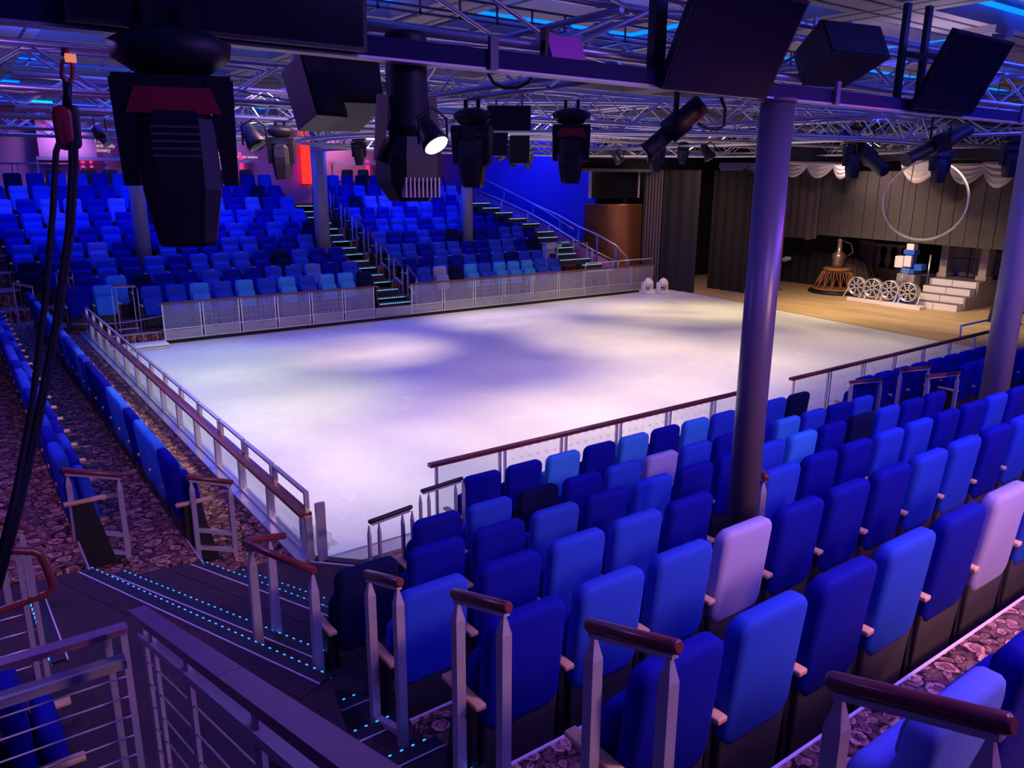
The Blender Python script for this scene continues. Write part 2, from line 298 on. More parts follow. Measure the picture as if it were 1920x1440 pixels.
# ice
ice = MB(); pts = [(2.55, 7.45), (20.25, 7.45), (20.6, 11), (21.1, 14.5), (21.6, 17.5), (21.9, 20.6), (2.3, 20.6)]
ice.add([(x, y, 0) for x, y in pts] + [(x, y, -.1) for x, y in pts], [tuple(range(7)), tuple(range(13, 6, -1))] + [(i, i + 7, (i + 1) % 7 + 7, (i + 1) % 7) for i in range(7)])
struct('floor', ice, ICE)
st = MB(); pts = [(20.25, 7.0), (32, 7.0), (32, 22.5), (21.9, 22.5), (21.9, 20.6), (21.6, 17.5), (21.1, 14.5), (20.6, 11), (20.25, 7.45)]
n = len(pts); st.add([(x, y, .015) for x, y in pts] + [(x, y, -.1) for x, y in pts], [tuple(range(n)), tuple(range(2 * n - 1, n - 1, -1))] + [(i, i + n, (i + 1) % n + n, (i + 1) % n) for i in range(n)])
struct('floor', st, STAGEF)
struct('floor', MB().box((-6, -6, -.6), (34, 34, -.5)), AISLE)
# gold speckled strip by the near rail, with the steel kerb
struct('floor', MB().box((2.75, 5.9, -.5), (22, 7.20, -.075)), GRAVEL)
struct('trim_1', MB().box((2.75, 7.20, -.5), (20.3, 7.45, -.02)), CHROME)
XA = 1.85
prev = None
for i, k in enumerate(order):
    z = FLN[k]; ynose = 6.9 if k == 'F' else TOPN[order[i - 1]][1] - .06
    yb = TOPN[k][1] - .06 if k != 'Z' else -6
    x0 = XA if k in 'ABCZ' else (1.75 if k == 'D' else (2.85 if k == 'E' else 3.95))
    if k != 'F': struct('floor', MB().box((x0, yb if k == 'Z' else yb - .0, -.5), (24, ynose, z)), MOON)
    else: struct('floor', MB().box((x0, yb, -.5), (24, 6.75, z)), MOON)
    if k != 'F': struct('trim_2', MB().box((x0, ynose - .012, z), (24, ynose + .004, z + .006)), LINE)

# left bank tiers (rows run along Y, face +X)
struct('floor', MB().box((1.50, 7.0, -.5), (2.36, 21.0, .38)), MOON)
struct('floor', MB().box((.60, 6.9, -.5), (1.50, 21.6, .64)), MOON)
struct('floor', MB().box((-.30, 6.75, -.5), (.60, 21.6, .91)), MOON)
struct('floor', MB().box((-6, 6.6, -.5), (-.30, 21.6, 1.2)), MOON)
for x, z, y0, y1 in ((1.50, .64, 6.75, 20.5), (.60, .91, 6.65, 21.4)):
    struct('trim_3', MB().box((x - .012, y0, z), (x + .004, y1, z + .006)), METAL)
struct('trim_4', MB().box((2.36, 6.75, -.5), (2.54, 20.9, .405)), CHROME)
struct('trim_10', MB().box((2.37, 6.66, -.4), (2.62, 6.749, .30)), CHROME)

# corner wedge: landings between the two banks
def poly(pts, z0, z1):
    n = len(pts); return MB().add([(x, y, z1) for x, y in pts] + [(x, y, z0) for x, y in pts], [tuple(range(n)), tuple(range(2 * n - 1, n - 1, -1))] + [(i, i + n, (i + 1) % n + n, (i + 1) % n) for i in range(n)])
def ccw(P):
    a = sum(P[i][0] * P[(i + 1) % len(P)][1] - P[(i + 1) % len(P)][0] * P[i][1] for i in range(len(P))); return P if a > 0 else P[::-1]
S1a, S1b = (.60, 6.70), (1.62, 4.20)     # nosing line of the upper landing (z .91)
S3a, S3b = (1.48, 6.85), (2.20, 5.20)    # nosing line of the middle landing (z .64)
S5a, S5b = (2.34, 7.0), (3.1, 6.2)
struct('floor', poly(ccw([(-1.2, 6.75), S1a, S1b, (1.50, 3.69), (.50, 3.69), (-.30, 5.0), (-1.2, 5.0)]), -.5, .90), AISLE)
struct('floor', poly(ccw([S1a, (.75, 6.95), S3a, S3b, (2.3, 4.55), (XA, 4.18), S1b]), -.5, .635), AISLE)
struct('floor', poly(ccw([S3a, (1.6, 7.05), (2.34, 7.05), S5a, S5b, (3.0, 5.6), (2.6, 5.0), S3b]), -.5, .37), AISLE)
struct('floor', poly(ccw([(2.34, 7.0), (2.80, 7.4), (4.2, 6.9), (4.2, 6.2), (3.0, 5.6)]), -.5, -.06), AISLE)

def led_step(name, a, b, z, rise, depth, label, group, cut=0.0, ledm=None, dots=True, n_leds=None):
    "a stair step: dark slab whose nosing carries a black strip, a pale line and a row of LEDs; front faces the descending side"
    a = Vector((a[0], a[1], 0)); b = Vector((b[0], b[1], 0)); d = (b - a); L = d.length; d.normalize()
    nrm = Vector((d.y, -d.x, 0))       # descending side on the right of a->b
    if cut < 0: nrm = -nrm
    t = thing(name, label, 'stair step', (a.x, a.y, z), 0, group)
    def q(u, v, w): p = d * u + nrm * v; return (p.x, p.y, w)
    def hx(mb, u0, u1, v0, v1, w0, w1):
        if cut < 0: u0, u1 = u1, u0
        return mb.hexa([q(u0, v1, w0), q(u1, v1, w0), q(u1, v0, w0), q(u0, v0, w0), q(u0, v1, w1), q(u1, v1, w1), q(u1, v0, w1), q(u0, v0, w1)])
    hx(MB(), 0, L, -depth, 0, -rise, 0).obj('tread', AISLE, t)
    hx(MB(), 0, L, -.085, .006, -.03, .004).obj('nosing', NOSE, t)
    hx(MB(), 0, L, -.095, -.085, -.01, .007).obj('edge_line', LINE, t)
    m = MB(); sp = .07; k = int(L / sp)
    for i in range(k): hx(m, (i + .3) * sp, (i + .52) * sp, .004, .014, -.018, .006)
    hx(m, 0, L, .002, .006, -.012, -.006)
    o = m.obj('led_strip', ledm or LED, t); return t
SG = 'lit steps of the near corner stairs'
led_step('stair_step', S1a, S1b, .905, .13, .25, 'upper lit step across the near corner landing by the second left row', SG, cut=-1)
o1 = Vector((.22, .09)); led_step('stair_step', (S1a[0] + .24, S1a[1] + .07), (1.78, 4.65), .77, .13, .30, 'second lit step just below the upper one on the corner landing', SG, cut=-1)
led_step('stair_step', S3a, S3b, .64, .13, .25, 'lit step leading down from the front left row towards the rink corner', SG, cut=-1)
led_step('stair_step', (1.80, 6.72), (2.30, 5.62), .505, .13, .3, 'lowest lit step before the dark landing at the rink corner', SG, cut=-1)
tt = thing('stair_step', 'unlit black edged step closest to the corner of the ice', 'stair step', (S5a[0], S5a[1], .37), 0, SG)
MB().bar((0, 0, 0), (S5b[0] - S5a[0], S5b[1] - S5a[1], 0), .09, .02).obj('nosing', NOSE, tt); MB().bar((-.06, -.06, .006), (S5b[0] - S5a[0] - .06, S5b[1] - S5a[1] - .06, .006), .012, .016).obj('edge_line', LINE, tt)
# straight aisle beside the near block
for i, (y, z, wd) in enumerate(((4.18, .71, 'lowest'), (3.69, .855, 'second lowest'), (3.24, .99, 'third'), (2.76, 1.14, 'fourth'), (2.3, 1.28, 'fifth'), (1.8, 1.42, 'sixth'), (1.3, 1.57, 'seventh'), (.8, 1.72, 'eighth'))):
    led_step('stair_step', (.62, y), (1.84, y), z, .17, .52, wd + ' lit step of the straight aisle climbing beside the near seats', 'lit steps of the near aisle', cut=-1)
# ------------------------------------------------------------------ far bank
TOPF = [1.33, 1.54, 1.905, 2.27, 2.63, 2.99, 3.355, 3.71, 4.07]; FLF = [h - HC for h in TOPF]; YF = [21.1 + .88 * i for i in range(9)]
for i, z in enumerate(FLF):
    y0 = 20.42 if i == 0 else YF[i - 1] + .14; y1 = YF[i] + .14 if i < 8 else 32
    struct('floor', MB().box((-6, y0, -.5), (20.5, y1, z)), MOON)
    if i: struct('trim_5', MB().box((-6, y0 - .004, z), (20.5, y0 + .012, z + .005)), METAL)
# LED steps in the far aisle
FG = 'lit steps of the far centre aisle'
ords = ['first', 'second', 'third', 'fourth', 'fifth', 'sixth', 'seventh', 'eighth', 'ninth', 'tenth', 'eleventh', 'twelfth', 'thirteenth', 'fourteenth', 'fifteenth', 'sixteenth', 'seventeenth', 'eighteenth']
k = 0
for i in range(9):
    y0 = 20.42 if i == 0 else YF[i - 1] + .14
    for h in (0, 1):
        z = FLF[i] + h * ((FLF[i + 1] - FLF[i]) / 2 if i < 8 else 0)
        if i == 8 and h: continue
        led_step('stair_step', (10.30 - .035 * k, y0 + .44 * h), (11.38 - .02 * k, y0 + .44 * h), z + .004, .17, .42, ords[k] + ' lit step from the bottom of the far centre aisle', FG, cut=1, ledm=LEDC); k += 1
RG = 'lit steps of the far right stairs'
rsteps = [(1100, 1150, 509), (1092, 1129, 497), (1050, 1107, 488), (1043, 1081, 477), (1043, 1074, 465), (1037, 1059, 455), (1009, 1046, 446), (1007, 1031, 435), (980, 1000, 420), (955, 975, 410), (929, 946, 399), (905, 925, 390), (886, 905, 381)]
for k, (a, b, py) in enumerate(rsteps):
    y = 20.75 + .37 * k; pa = K(a, py, 'Y', y); pb = K(b, py, 'Y', y)
    led_step('stair_step', (pa.x, y), (max(pb.x, pa.x + .8), y), pa.z, .16, .36, ords[k] + ' lit step from the bottom of the stairs under the blue wall', RG, cut=1, ledm=LEDC)

ON_ = ['first', 'second', 'third', 'fourth', 'fifth', 'sixth', 'seventh', 'eighth']
# ceiling with coffers
CZ = 5.95
struct('ceiling', MB().box((-6, -6, CZ + .32), (32, 34, CZ + .4)), CEIL)
cb = MB()
xs = [-3.0, 1.2, 5.4, 9.6, 13.8, 18.0, 22.2, 26.4]; ys = [-1.5, 2.3, 5.6, 10.0, 14.5, 19.0, 23.5, 28.0]
for x in xs: struct('trim_6', MB().box((x - .35, -6, CZ), (x + .35, 32, CZ + .33)), CEIL)
for y in ys: struct('trim_7', MB().box((-6, y - .35, CZ + .002), (30, y + .35, CZ + .33)), CEIL)
for x in xs:
    for d in (-.17, .17): struct('trim_8', MB().box((x + d - .02, -6, CZ - .004), (x + d + .02, 32, CZ + .01)), CEILD)
for y in ys:
    for d in (-.17, .17): struct('trim_9', MB().box((-6, y + d - .02, CZ - .006), (30, y + d + .02, CZ + .01)), CEILD)
for i in range(len(xs) - 1):
    for j in range(len(ys) - 1):
        x0, x1, y0, y1 = xs[i] + .36, xs[i + 1] - .36, ys[j] + .36, ys[j + 1] - .36
        near = (j <= 2 or i <= 1 or j >= 5)
        if near:
            c = thing('cove_light', ON_[i] + ' blue lit ceiling coffer from the left, ' + ON_[j] + ' row from the camera', 'ceiling light', (x0, y0, CZ + .2), 0, 'blue ceiling coffers')
            MB().box((0, 0, 0), (x1 - x0, .07, .04)).obj('light_strip', COVE, c); MB().box((0, y1 - y0 - .07, 0), (x1 - x0, y1 - y0, .04)).obj('light_strip', COVE, c)
            MB().box((0, .08, 0), (.07, y1 - y0 - .08, .04)).obj('light_strip', COVE, c); MB().box((x1 - x0 - .07, .08, 0), (x1 - x0, y1 - y0 - .08, .04)).obj('light_strip', COVE, c)
            MB().box((.5, .5, -.06), (x1 - x0 - .5, y1 - y0 - .5, .06)).obj('raft_panel', CEIL, c)
# walls
struct('wall_back', MB().box((-6, 31.0, 2.6), (16.6, 31.2, 6.3)), PURW)
struct('wall_right', MB().box((31.5, 6, -.1), (31.7, 24, 6.3)), DRAPEK)
struct('wall_left', MB().box((-6.2, -6, -.5), (-6, 32, 6.3)), PURW)
struct('wall_stage', MB().box((20.3, 6.3, -.1), (32, 6.5, 6.3)), DRAPEK)
def wallstrip(pts, z0, z1, th=.12):
    m = MB()
    for (a, b) in zip(pts[:-1], pts[1:]): m.bar((a[0], a[1], (z0 + z1) / 2), (b[0], b[1], (z0 + z1) / 2), th, z1 - z0)
    return m
bw = [(17.3, 30.9), (17.9, 29.2), (18.6, 27.6), (19.3, 26.1), (19.8, 24.6), (20.1, 23.2), (20.25, 22.6)]
struct('wall_blue', wallstrip(bw, -.2, 6.2), BLUEW)
ow = wallstrip([(15.6, 30.6), (17.4, 30.3)], 2.9, 5.9, .1)
struct('wall_orange', ow, ORANGE)
struct('wall_far', wallstrip([(20.25, 22.6), (23, 23.2), (31.6, 23.6)], -.2, 6.2), DRAPEK)

# ------------------------------------------------------------------ the seats
def chair_meshes():
    b = MB(); lean = -.10
    b.pad(.475, .47, .44, 1.07, -.055, .042, .075, .024, lean, .44, n=5, sag=.035, bulge=.003)
    for z0, z1 in ((.60, .745), (.75, .885), (.89, 1.025)): b.pad(.41, .41, z0, z1, .030, .058, .03, .014, lean, .44, n=2)
    sh = MB(); sh.pad(.45, .465, .07, .52, -.045, .035, .03, .01, lean * .6, .44, n=2)
    se = MB(); se.pad(.45, .45, .36, .82, .09, .19, .07, .03, -.12, .36, n=3, bulge=.006)
    ar = MB(); ar.pad(.062, .062, -.015, .015, -.06, .27, .008, .006, 0, 0, n=2)
    ar.v = [(x + .28, y - .03, z + .63 + .04 * math.sin(max(y, 0) / .27 * PI)) for x, y, z in ar.v]
    pe = MB(); pe.hexa([(.262, -.03, 0), (.298, -.03, 0), (.298, .26, 0), (.262, .26, 0), (.262, -.02, .645), (.298, -.02, .645), (.298, .12, .645), (.262, .12, .645)])
    pe.box((.24, -.05, 0), (.32, .28, .02))
    return b, sh, se, ar, pe
cb_, cs_, cq_, ca_, cp_ = chair_meshes()
ME = {k: (cb_.mesh('backrest', v), cq_.mesh('seat', v)) for k, v in FAB.items()}
MSH = cs_.mesh('back_shell', SHELL); MAR = ca_.mesh('armrest', OAK); MPE = cp_.mesh('pedestal', PED)
CN = {'W': 'pale lavender', 'S': 'sky blue', 'M': 'medium blue', 'R': 'royal blue', 'K': 'blackish navy', 'L': 'periwinkle blue', 'N': 'deep navy blue'}
ON = ['first', 'second', 'third', 'fourth', 'fifth', 'sixth', 'seventh', 'eighth', 'ninth', 'tenth', 'eleventh', 'twelfth', 'thirteenth', 'fourteenth', 'fifteenth', 'sixteenth', 'seventeenth', 'eighteenth', 'nineteenth', 'twentieth', 'twenty-first', 'twenty-second', 'twenty-third', 'twenty-fourth', 'twenty-fifth']
CH = []   # (loc, rz, colour, label, group, end_armrest)
def row(spec, locf, rz, labf, group, first_end=True):
    n = 0; firstdone = False
    for i, c in enumerate(spec):
        if c == '-': continue
        CH.append((locf(i), rz, c, CN[c] + ' seat, ' + labf(n), group, not firstdone)); n += 1; firstdone = True
NEAR = {'F': (4, 'RRSRSRSM' + 'MMK'), 'E': (2, 'RMKRMWMRRSMRM'), 'D': (0, 'KRRMRMRRMSRKMRR'), 'C': (0, 'MRMMR-MRRMMRRMRM'), 'B': (0, 'RMMWRRRMMRMRM'), 'A': (0, 'RMRMRWMR'), 'Z': (0, 'LRMR')}
NR = {'F': 'front row by the near rail', 'E': 'second row of the near block', 'D': 'third row of the near block', 'C': 'fourth row of the near block', 'B': 'fifth row of the near block', 'A': 'sixth row of the near block', 'Z': 'topmost row at the bottom right'}
for k, (i0, s) in NEAR.items():
    h, y = TOPN[k]
    row(s, lambda i, i0=i0, k=k, y=y: ((2.24 if k == 'Z' else 2.08) + .563 * (i + i0), y + .10, FLN[k]), 0, lambda n, k=k: ON[n] + ' from the left in the ' + NR[k], 'seats in the near block')
row('RRRRRRRRRN', lambda i: (11.72 + .568 * i, 6.58 + .0, FLN['F']), 0, lambda n: ON[n] + ' from the left in the front row right of the gap', 'seats right of the gap')
row('RRRRRRR', lambda i: (13.35 + .565 * i, 5.75, FLN['E']), 0, lambda n: ON[n] + ' from the left, second row right of the gap', 'seats right of the gap')
row('RRRRR', lambda i: (14.9 + .565 * i, 4.8, FLN['D']), 0, lambda n: ON[n] + ' from the left, third row by the right column', 'seats right of the gap')
row('RSSRSSRRNMSMMSRSSSMSSRMR', lambda i: (1.52 + .0 * i, 7.62 + .562 * i, .38), -PI / 2, lambda n: ON[n] + ' from the near end in the row beside the left glass', 'seats in the left bank')
row('MRMRRMMRMMRRMRMRMRRMRM', lambda i: (.62, 7.55 + .562 * i, .64), -PI / 2, lambda n: ON[n] + ' from the near end in the second left bank row', 'seats in the left bank')
LX = [9.94, 9.90, 9.86, 9.83, 9.76, 9.72, 9.70, 9.63, 9.60]; RXS = [11.95, 11.93, 11.85, 11.75, 11.77, 11.72, 11.66, 11.64, 11.60]
LS = ['KSSMSMSMSMM', 'MRLMMRRMRRKSR', 'RRMKRMMMRMRMRRK', '-MRRMMRRM-RLMRM', 'KRMRMRMMRRMRMMR', 'MMRMMRKWKRRMLMR', 'MRLRLLRLRLRLLRL', 'RKRRWMMRMRRRMLR', 'MRMRRMRMMRMMRK']
RS = ['MWKSMSSSMM', 'RRMRMRMNMM', 'MMRMMRRMMRK', 'MRRMRK-RRMMR', 'RMMMRMMMRRRL', 'MRRMRMRMMRR', 'RKLLRLLRRL', 'RRMRLRMRLL', 'RMRKRMRRLR']
RW = ['front row behind the glass', 'second row', 'third row', 'fourth row', 'fifth row', 'sixth row', 'seventh row', 'eighth row', 'top row']
for r in range(9):
    row(LS[r], lambda i, r=r: (LX[r] - .583 * i, YF[r] - .0, FLF[r]), PI, lambda n, r=r: ON[n] + ' from centre aisle, ' + RW[r] + ', far left block', 'seats in the far left block')
    row(RS[r], lambda i, r=r: (RXS[r] + .568 * i, YF[r] - .0, FLF[r]), PI, lambda n, r=r: ON[n] + ' from centre aisle, ' + RW[r] + ', far right block', 'seats in the far right block')
# the two seats whose row starts late at far left (left of the end rail)
row('SR', lambda i: (3.05 - .583 * i, 21.1, FLF[0] + .1), PI, lambda n: ON[n] + ' left of the rope gap in the far front row', 'seats in the far left block')
CH.sort(key=lambda c: (Vector(c[0]) - CAM).length)
def make_chair(loc, rz, c, label, group, endarm):
    t = thing('theatre_seat', label, 'seat', loc, rz, group)
    link('backrest', ME[c][0], t); link('seat', ME[c][1], t); link('back_shell', MSH, t); link('armrest', MAR, t); link('pedestal', MPE, t)
    if endarm: link('armrest', MAR, t, (-.56, 0, 0)); link('pedestal', MPE, t, (-.56, 0, 0))
for c in CH[:300]: make_chair(*c)
if len(CH) > 300:
    mb = MB(); idx = []; mats = [SHELL, OAK, PED] + [FAB[k] for k in FAB]; keys = list(FAB)
    for (loc, rz, c, *_r) in CH[300:]:
        Mt = Matrix.Translation(loc) @ Matrix.Rotation(rz, 4, 'Z')
        for part, mi in ((cb_, 3 + keys.index(c)), (cq_, 3 + keys.index(c)), (cs_, 0), (ca_, 1), (cp_, 2)):
            mb.add([Mt @ Vector(v) for v in part.v], part.f, True); idx += [mi] * len(part.f)
    me = mb.mesh('theatre_seats', mats); me.polygons.foreach_set('material_index', idx)
    o = bpy.data.objects.new('theatre_seats', me); C.objects.link(o); o['kind'] = 'stuff'
    tag(o, 'highest rows of blue theatre seats at the back of the far bank', 'seats')

# ------------------------------------------------------------------ rails and barriers
def hand_rail(a, b, za, zb, fa, fb, label, group=None, r=.028, rungs=(), pw=.05, over=.1, sec=.045, rail=None, twin=False):
    "short handrail: round wooden grip on a steel flat, two tapered posts, optional rungs"
    a = Vector((a[0], a[1], za)); b = Vector((b[0], b[1], zb)); t = thing('hand_rail', label, 'handrail', (a.x, a.y, fa), 0, group)
    o = Vector((a.x, a.y, fa)); d = (b - a); L = d.length; d.normalize(); A = a - o - d * over; B = b - o + d * over
    MB().tube([A, A + d * .01, B - d * .01, B], [r * .75, r, r, r * .75], 12).obj('handrail_grip', rail or WOOD, t)
    MB().bar(A + d * over * .5 - Vector((0, 0, r + .008)), B - d * over * .5 - Vector((0, 0, r + .008)), .03, .02).obj('rail_flat', METAL, t)
    h = d.cross(Vector((0, 0, 1))).normalized(); base = []
    for q, fl in ((a, fa), (b, fb)):
        for off in ((-.035, .035) if twin else (0,)):
            p = q - o + Vector((d.x, d.y, 0)).normalized() * off * 1.4; z1 = p.z - r - .015; z0 = fl - fa; s = sec / 2; u = Vector((d.x, d.y, 0)).normalized() * s * (.55 if twin else 1); v = h * s
            m = MB(); P = []
            for (zz, k) in ((z0, 1), (z1 - .09, 1), (z1, .25)):
                for (i, j) in ((-1, -1), (1, -1), (1, 1), (-1, 1)): P.append(Vector((p.x, p.y, zz)) + u * i * k + v * j * k)
            m.add(P, [(0, 1, 2, 3)[::-1], (8, 9, 10, 11)] + [(l * 4 + i, l * 4 + (i + 1) % 4, l * 4 + 4 + (i + 1) % 4, l * 4 + 4 + i) for l in (0, 1) for i in range(4)])
            m.obj('post', METAL, t)
        base.append((q - o, fl - fa))
    for rz in rungs:
        MB().bar(Vector((base[0][0].x, base[0][0].y, base[0][1] + rz)), Vector((base[1][0].x, base[1][0].y, base[1][1] + rz)), sec * .9, .035).obj('rung', METAL, t)
    return t
# end rails of the near block, sloping with the aisle
XR = 1.73
for (q0, q1, k, f1, lab) in (((1115, 1174), (1258, 1210), 'A', 0, 'sloping mahogany end rail at the sixth near row'), ((858, 1114), (945, 1137), 'B', 0, 'sloping mahogany end rail at the fifth near row'),
                         ((692, 1077), (745, 1091), 'C', 0, 'short mahogany end rail at the fourth near row'), ((1580, 1281), (1865, 1351), 'Z', 0, 'large mahogany end rail at the bottom right')):
    XX = XR
    a = K(*q0, 'X', XX); b = K(*q1, 'X', XX); fl = FLN[k]
    hand_rail((XX, a.y), (XX, b.y), a.z, b.z, fl - .12 if k != 'Z' else fl, fl - .0, lab, 'end rails of the near rows', rungs=(.18, .34) if k != 'Z' else (), r=.026, over=.04, sec=.05)
hand_rail((2.72, 5.80), (3.05, 5.80), 1.10, 1.13, -.1, -.1, 'small dark end rail on four tapered posts at the second near row', 'low rails by the rink corner', r=.02, over=.05, sec=.04, rail=BLACK, twin=True)
hand_rail((3.62, 6.50), (4.04, 6.50), .93, .955, -.1, -.1, 'small dark end rail on four tapered posts at the front near row', 'low rails by the rink corner', r=.02, over=.04, sec=.04, rail=BLACK, twin=True)
# rail by the near column, rails at right
p = K(1400, 868, 'X', 5.28); q = K(1440, 848, 'Y', 3.75)
hand_rail((5.17, 3.62), (5.33, 3.86), 1.66, 1.70, FLN['C'], FLN['C'], 'mahogany rail stub standing next to the near round column', None, over=.05)
for (x0, x1, y, z, fl, lab) in ((1597, 1652, 6.35, None, 'F', 'first'), (1690, 1742, 5.9, None, 'E', 'second'), (1742, 1797, 5.2, None, 'D', 'third'), (1822, 1862, 5.9, None, 'E', 'fourth')):
    py = {1597: (716, 711), 1690: (693, 688), 1742: (705, 699), 1822: (681, 677)}[x0]
    a = K(x0, py[0], 'Y', y); b = K(x1, py[1], 'Y', y)
    hand_rail((a.x, y), (b.x, y), a.z, b.z, FLN[fl], FLN[fl], lab + ' dark short rail from the left between the seats at right', 'short rails at right', r=.024, over=.05)
# left bank end rails
a = K(124, 881, 'Y', 7.32); b = K(220, 889, 'Y', 7.32)
hand_rail((a.x, 7.30), (b.x, 7.30), a.z, b.z, .64, .5, 'end rail of the second left bank row with two cross rungs', 'left bank end rails', rungs=(.18, .36), over=.04, r=.026)
a = K(356, 894, 'Y', 7.32); b = K(428, 902, 'Y', 7.32)
hand_rail((a.x, 7.30), (b.x, 7.30), a.z, b.z, .38, .25, 'end rail of the left bank row nearest the glass, with rungs', 'left bank end rails', rungs=(.18, .36), over=.04, r=.026)
# angled railing in the corner
t = thing('corner_railing', 'angled mahogany corner railing on three grey posts above the lit steps', 'railing', (1.35, 5.0, .77))
P0, P1, P2 = Vector((1.68, 5.42, 1.50)), Vector((1.33, 5.12, 1.56)), Vector((1.67, 4.42, 1.56))
P0 = K(535, 1004, 'Z', 1.50); P1 = K(448, 1015, 'Z', 1.54); P2 = K(590, 1070, 'Z', 1.54)
o = Vector((1.35, 5.0, .77)); MB().tube([P0 - o, P0 - o + (P1 - P0) * .82, P1 - o + (P2 - P1) * .08, P2 - o], .026, 12).obj('handrail_grip', WOOD, t)
for p, zf in ((P0 + (P1 - P0) * .35, .64), (P1 + (P2 - P1) * .16, .77), (P2 + (P1 - P2) * .03, .72)):
    m = MB(); zt = p.z - .03; m.add([(p.x - o.x + i * s, p.y - o.y + j * s, z - o.z) for z, s in ((zf, .03), (zt - .12, .026), (zt, .008)) for i, j in ((-1, -1), (1, -1), (1, 1), (-1, 1))],
        [(3, 2, 1, 0), (8, 9, 10, 11)] + [(l * 4 + i, l * 4 + (i + 1) % 4, l * 4 + 4 + (i + 1) % 4, l * 4 + 4 + i) for l in (0, 1) for i in range(4)]); m.obj('post', METAL, t)

def barrier(name, a, b, zb, zt, n, label, pane, group=None, kick=0, top='wood', gapside=None, panels=None, th=.02):
    a = Vector((a[0], a[1], 0)); b = Vector((b[0], b[1], 0)); d = (b - a).normalized(); L = (b - a).length; nrm = Vector((-d.y, d.x, 0))
    t = thing(name, label, 'barrier', (a.x, a.y, zb), 0, group); H = zt - zb
    P = lambda u, w, v=0: (d * u + nrm * v + Vector((0, 0, w)))
    if top: MB().bar(P(-.05, H), P(L + .05, H), .075 if top == 'wood' else .04, .04).obj('handrail', WOOD if top == 'wood' else METAL, t)
    seg = L / n
    for i in range(n):
        u0, u1 = i * seg + .035, (i + 1) * seg - .035
        pm = pane if not isinstance(pane, (list, tuple)) else pane[i % len(pane)]
        MB().bar(P((u0 + u1) / 2, kick + .03), P((u0 + u1) / 2, H - .03), u1 - u0 - .03, .012, upv=nrm).obj('glass_pane', pm, t)
        if kick: MB().bar(P(u0, kick / 2), P(u1, kick / 2), .02, kick * .86).obj('kick_panel', CHROMEP, t)
        for u in (u0, u1): MB().bar(P(u, 0), P(u, H - .01), .03, .03, upv=nrm).obj('post', CHROME, t)
    MB().bar(P(0, kick + .01), P(L, kick + .01), .035, .025).obj('bottom_rail', CHROME, t)
    if kick: MB().bar(P(0, .02), P(L, .02), .045, .03).obj('base_rail', CHROME, t)
    return t
CHROMEP = mat('brushed_panel', (.34, .33, .38), .35, .6, noise=(3, .2))
barrier('rink_barrier', (4.12, 20.3), (9.85, 20.3), 0.08, .99, 6, 'left glass barrier along the far side of the ice below the seats', [GLASSF, GLASSD, GLASSD, GLASSF, GLASSD, GLASSF], 'far side rink barriers', kick=.26)
barrier('rink_barrier', (11.0, 20.3), (21.1, 20.3), 0.08, .97, 9, 'long right glass barrier along the far side of the ice', [GLASSF, GLASSF, GLASSD, GLASSD, GLASSF, GLASSF, GLASSF, GLASSF, GLASSF], 'far side rink barriers', kick=.26)
struct('baseboard_far', MB().box((9.85, 20.27, .08), (11.0, 20.33, .36)), CHROMEP); struct('baseboard_left', MB().box((2.5, 20.45, .06), (4.12, 20.5, .30)), CHROMEP)
struct('baseboard_dark', MB().box((4.12, 20.26, .0), (21.1, 20.36, .075)), BLACK2)
t = thing('gate_rail', 'upper steel gate rail above the right end of the far glass barrier', 'railing', (17.8, 20.3, .97))
for x0, x1 in ((0, 1.5), (1.55, 3.2)):
    MB().tube([(x0, 0, 0), (x0, 0, .22), (x1, 0, .22), (x1, 0, 0)], .018, 8).obj('rail_frame', CHROME, t)
barrier('rink_barrier', (3.97, 6.92), (9.45, 6.92), -.1, 1.0, 6, 'near glass barrier with mahogany handrail in front of the near seats', [GLASS, GLASSN, GLASSN, GLASSN, GLASSN, GLASS], 'near side rink barriers')
barrier('rink_barrier', (10.45, 6.97), (18.6, 7.05), -.1, 1.0, 8, 'dark topped near glass barrier beyond the gap at right', [GLASSN], 'near side rink barriers')
t = thing('gate_rail', 'raised steel gate rail on the barrier beside the right column', 'railing', (15.9, 7.02, 1.0))
MB().tube([(0, 0, 0), (0, 0, .26), (1.5, 0, .26), (1.5, 0, 0)], .02, 8).obj('rail_frame', CHROME, t); MB().tube([(1.55, 0, 0), (1.55, 0, .26), (2.8, 0, .26)], .02, 8).obj('rail_frame', CHROME, t)

# left glass barrier with raised chrome bars
t = thing('rink_barrier', 'left glass barrier with mahogany top and raised chrome bars', 'barrier', (2.50, 6.78, .41), 0, None)
ZR = .45; n = 14; y0b, y1b = .12, 13.8; seg = (y1b - y0b) / n
MB().box((-.095, -.02, ZR - .015), (.025, 13.9, ZR + .02)).obj('handrail', WOOD, t)
MB().box((-.04, 0, -.005), (.04, 13.9, .02)).obj('bottom_rail', CHROME, t)
for i in range(n):
    u0 = y0b + i * seg; u1 = u0 + seg
    MB().box((.0, u0 + .05, .02), (.012, u1 - .05, ZR - .02)).obj('glass_pane', GLASS, t)
    MB().box((-.045, u0 - .035, .02), (.025, u0 + .035, ZR - .015)).obj('post', CHROME, t)
    b = MB(); b.box((.025, u0 + .03, ZR + .135), (.07, u1 - .03, ZR + .16)); b.box((.025, u0 + .03, ZR - .02), (.07, u0 + .065, ZR + .135)); b.box((.025, u1 - .065, ZR - .02), (.07, u1 - .03, ZR + .135)); b.obj('raised_bar', CHROME, t)
MB().box((-.05, -.05, -.30), (.015, .0, ZR - .015)).obj('end_post', CHROME, t); MB().box((.04, -.10, -.44), (.13, -.06, ZR + .12)).obj('end_panel', CHROME, t)
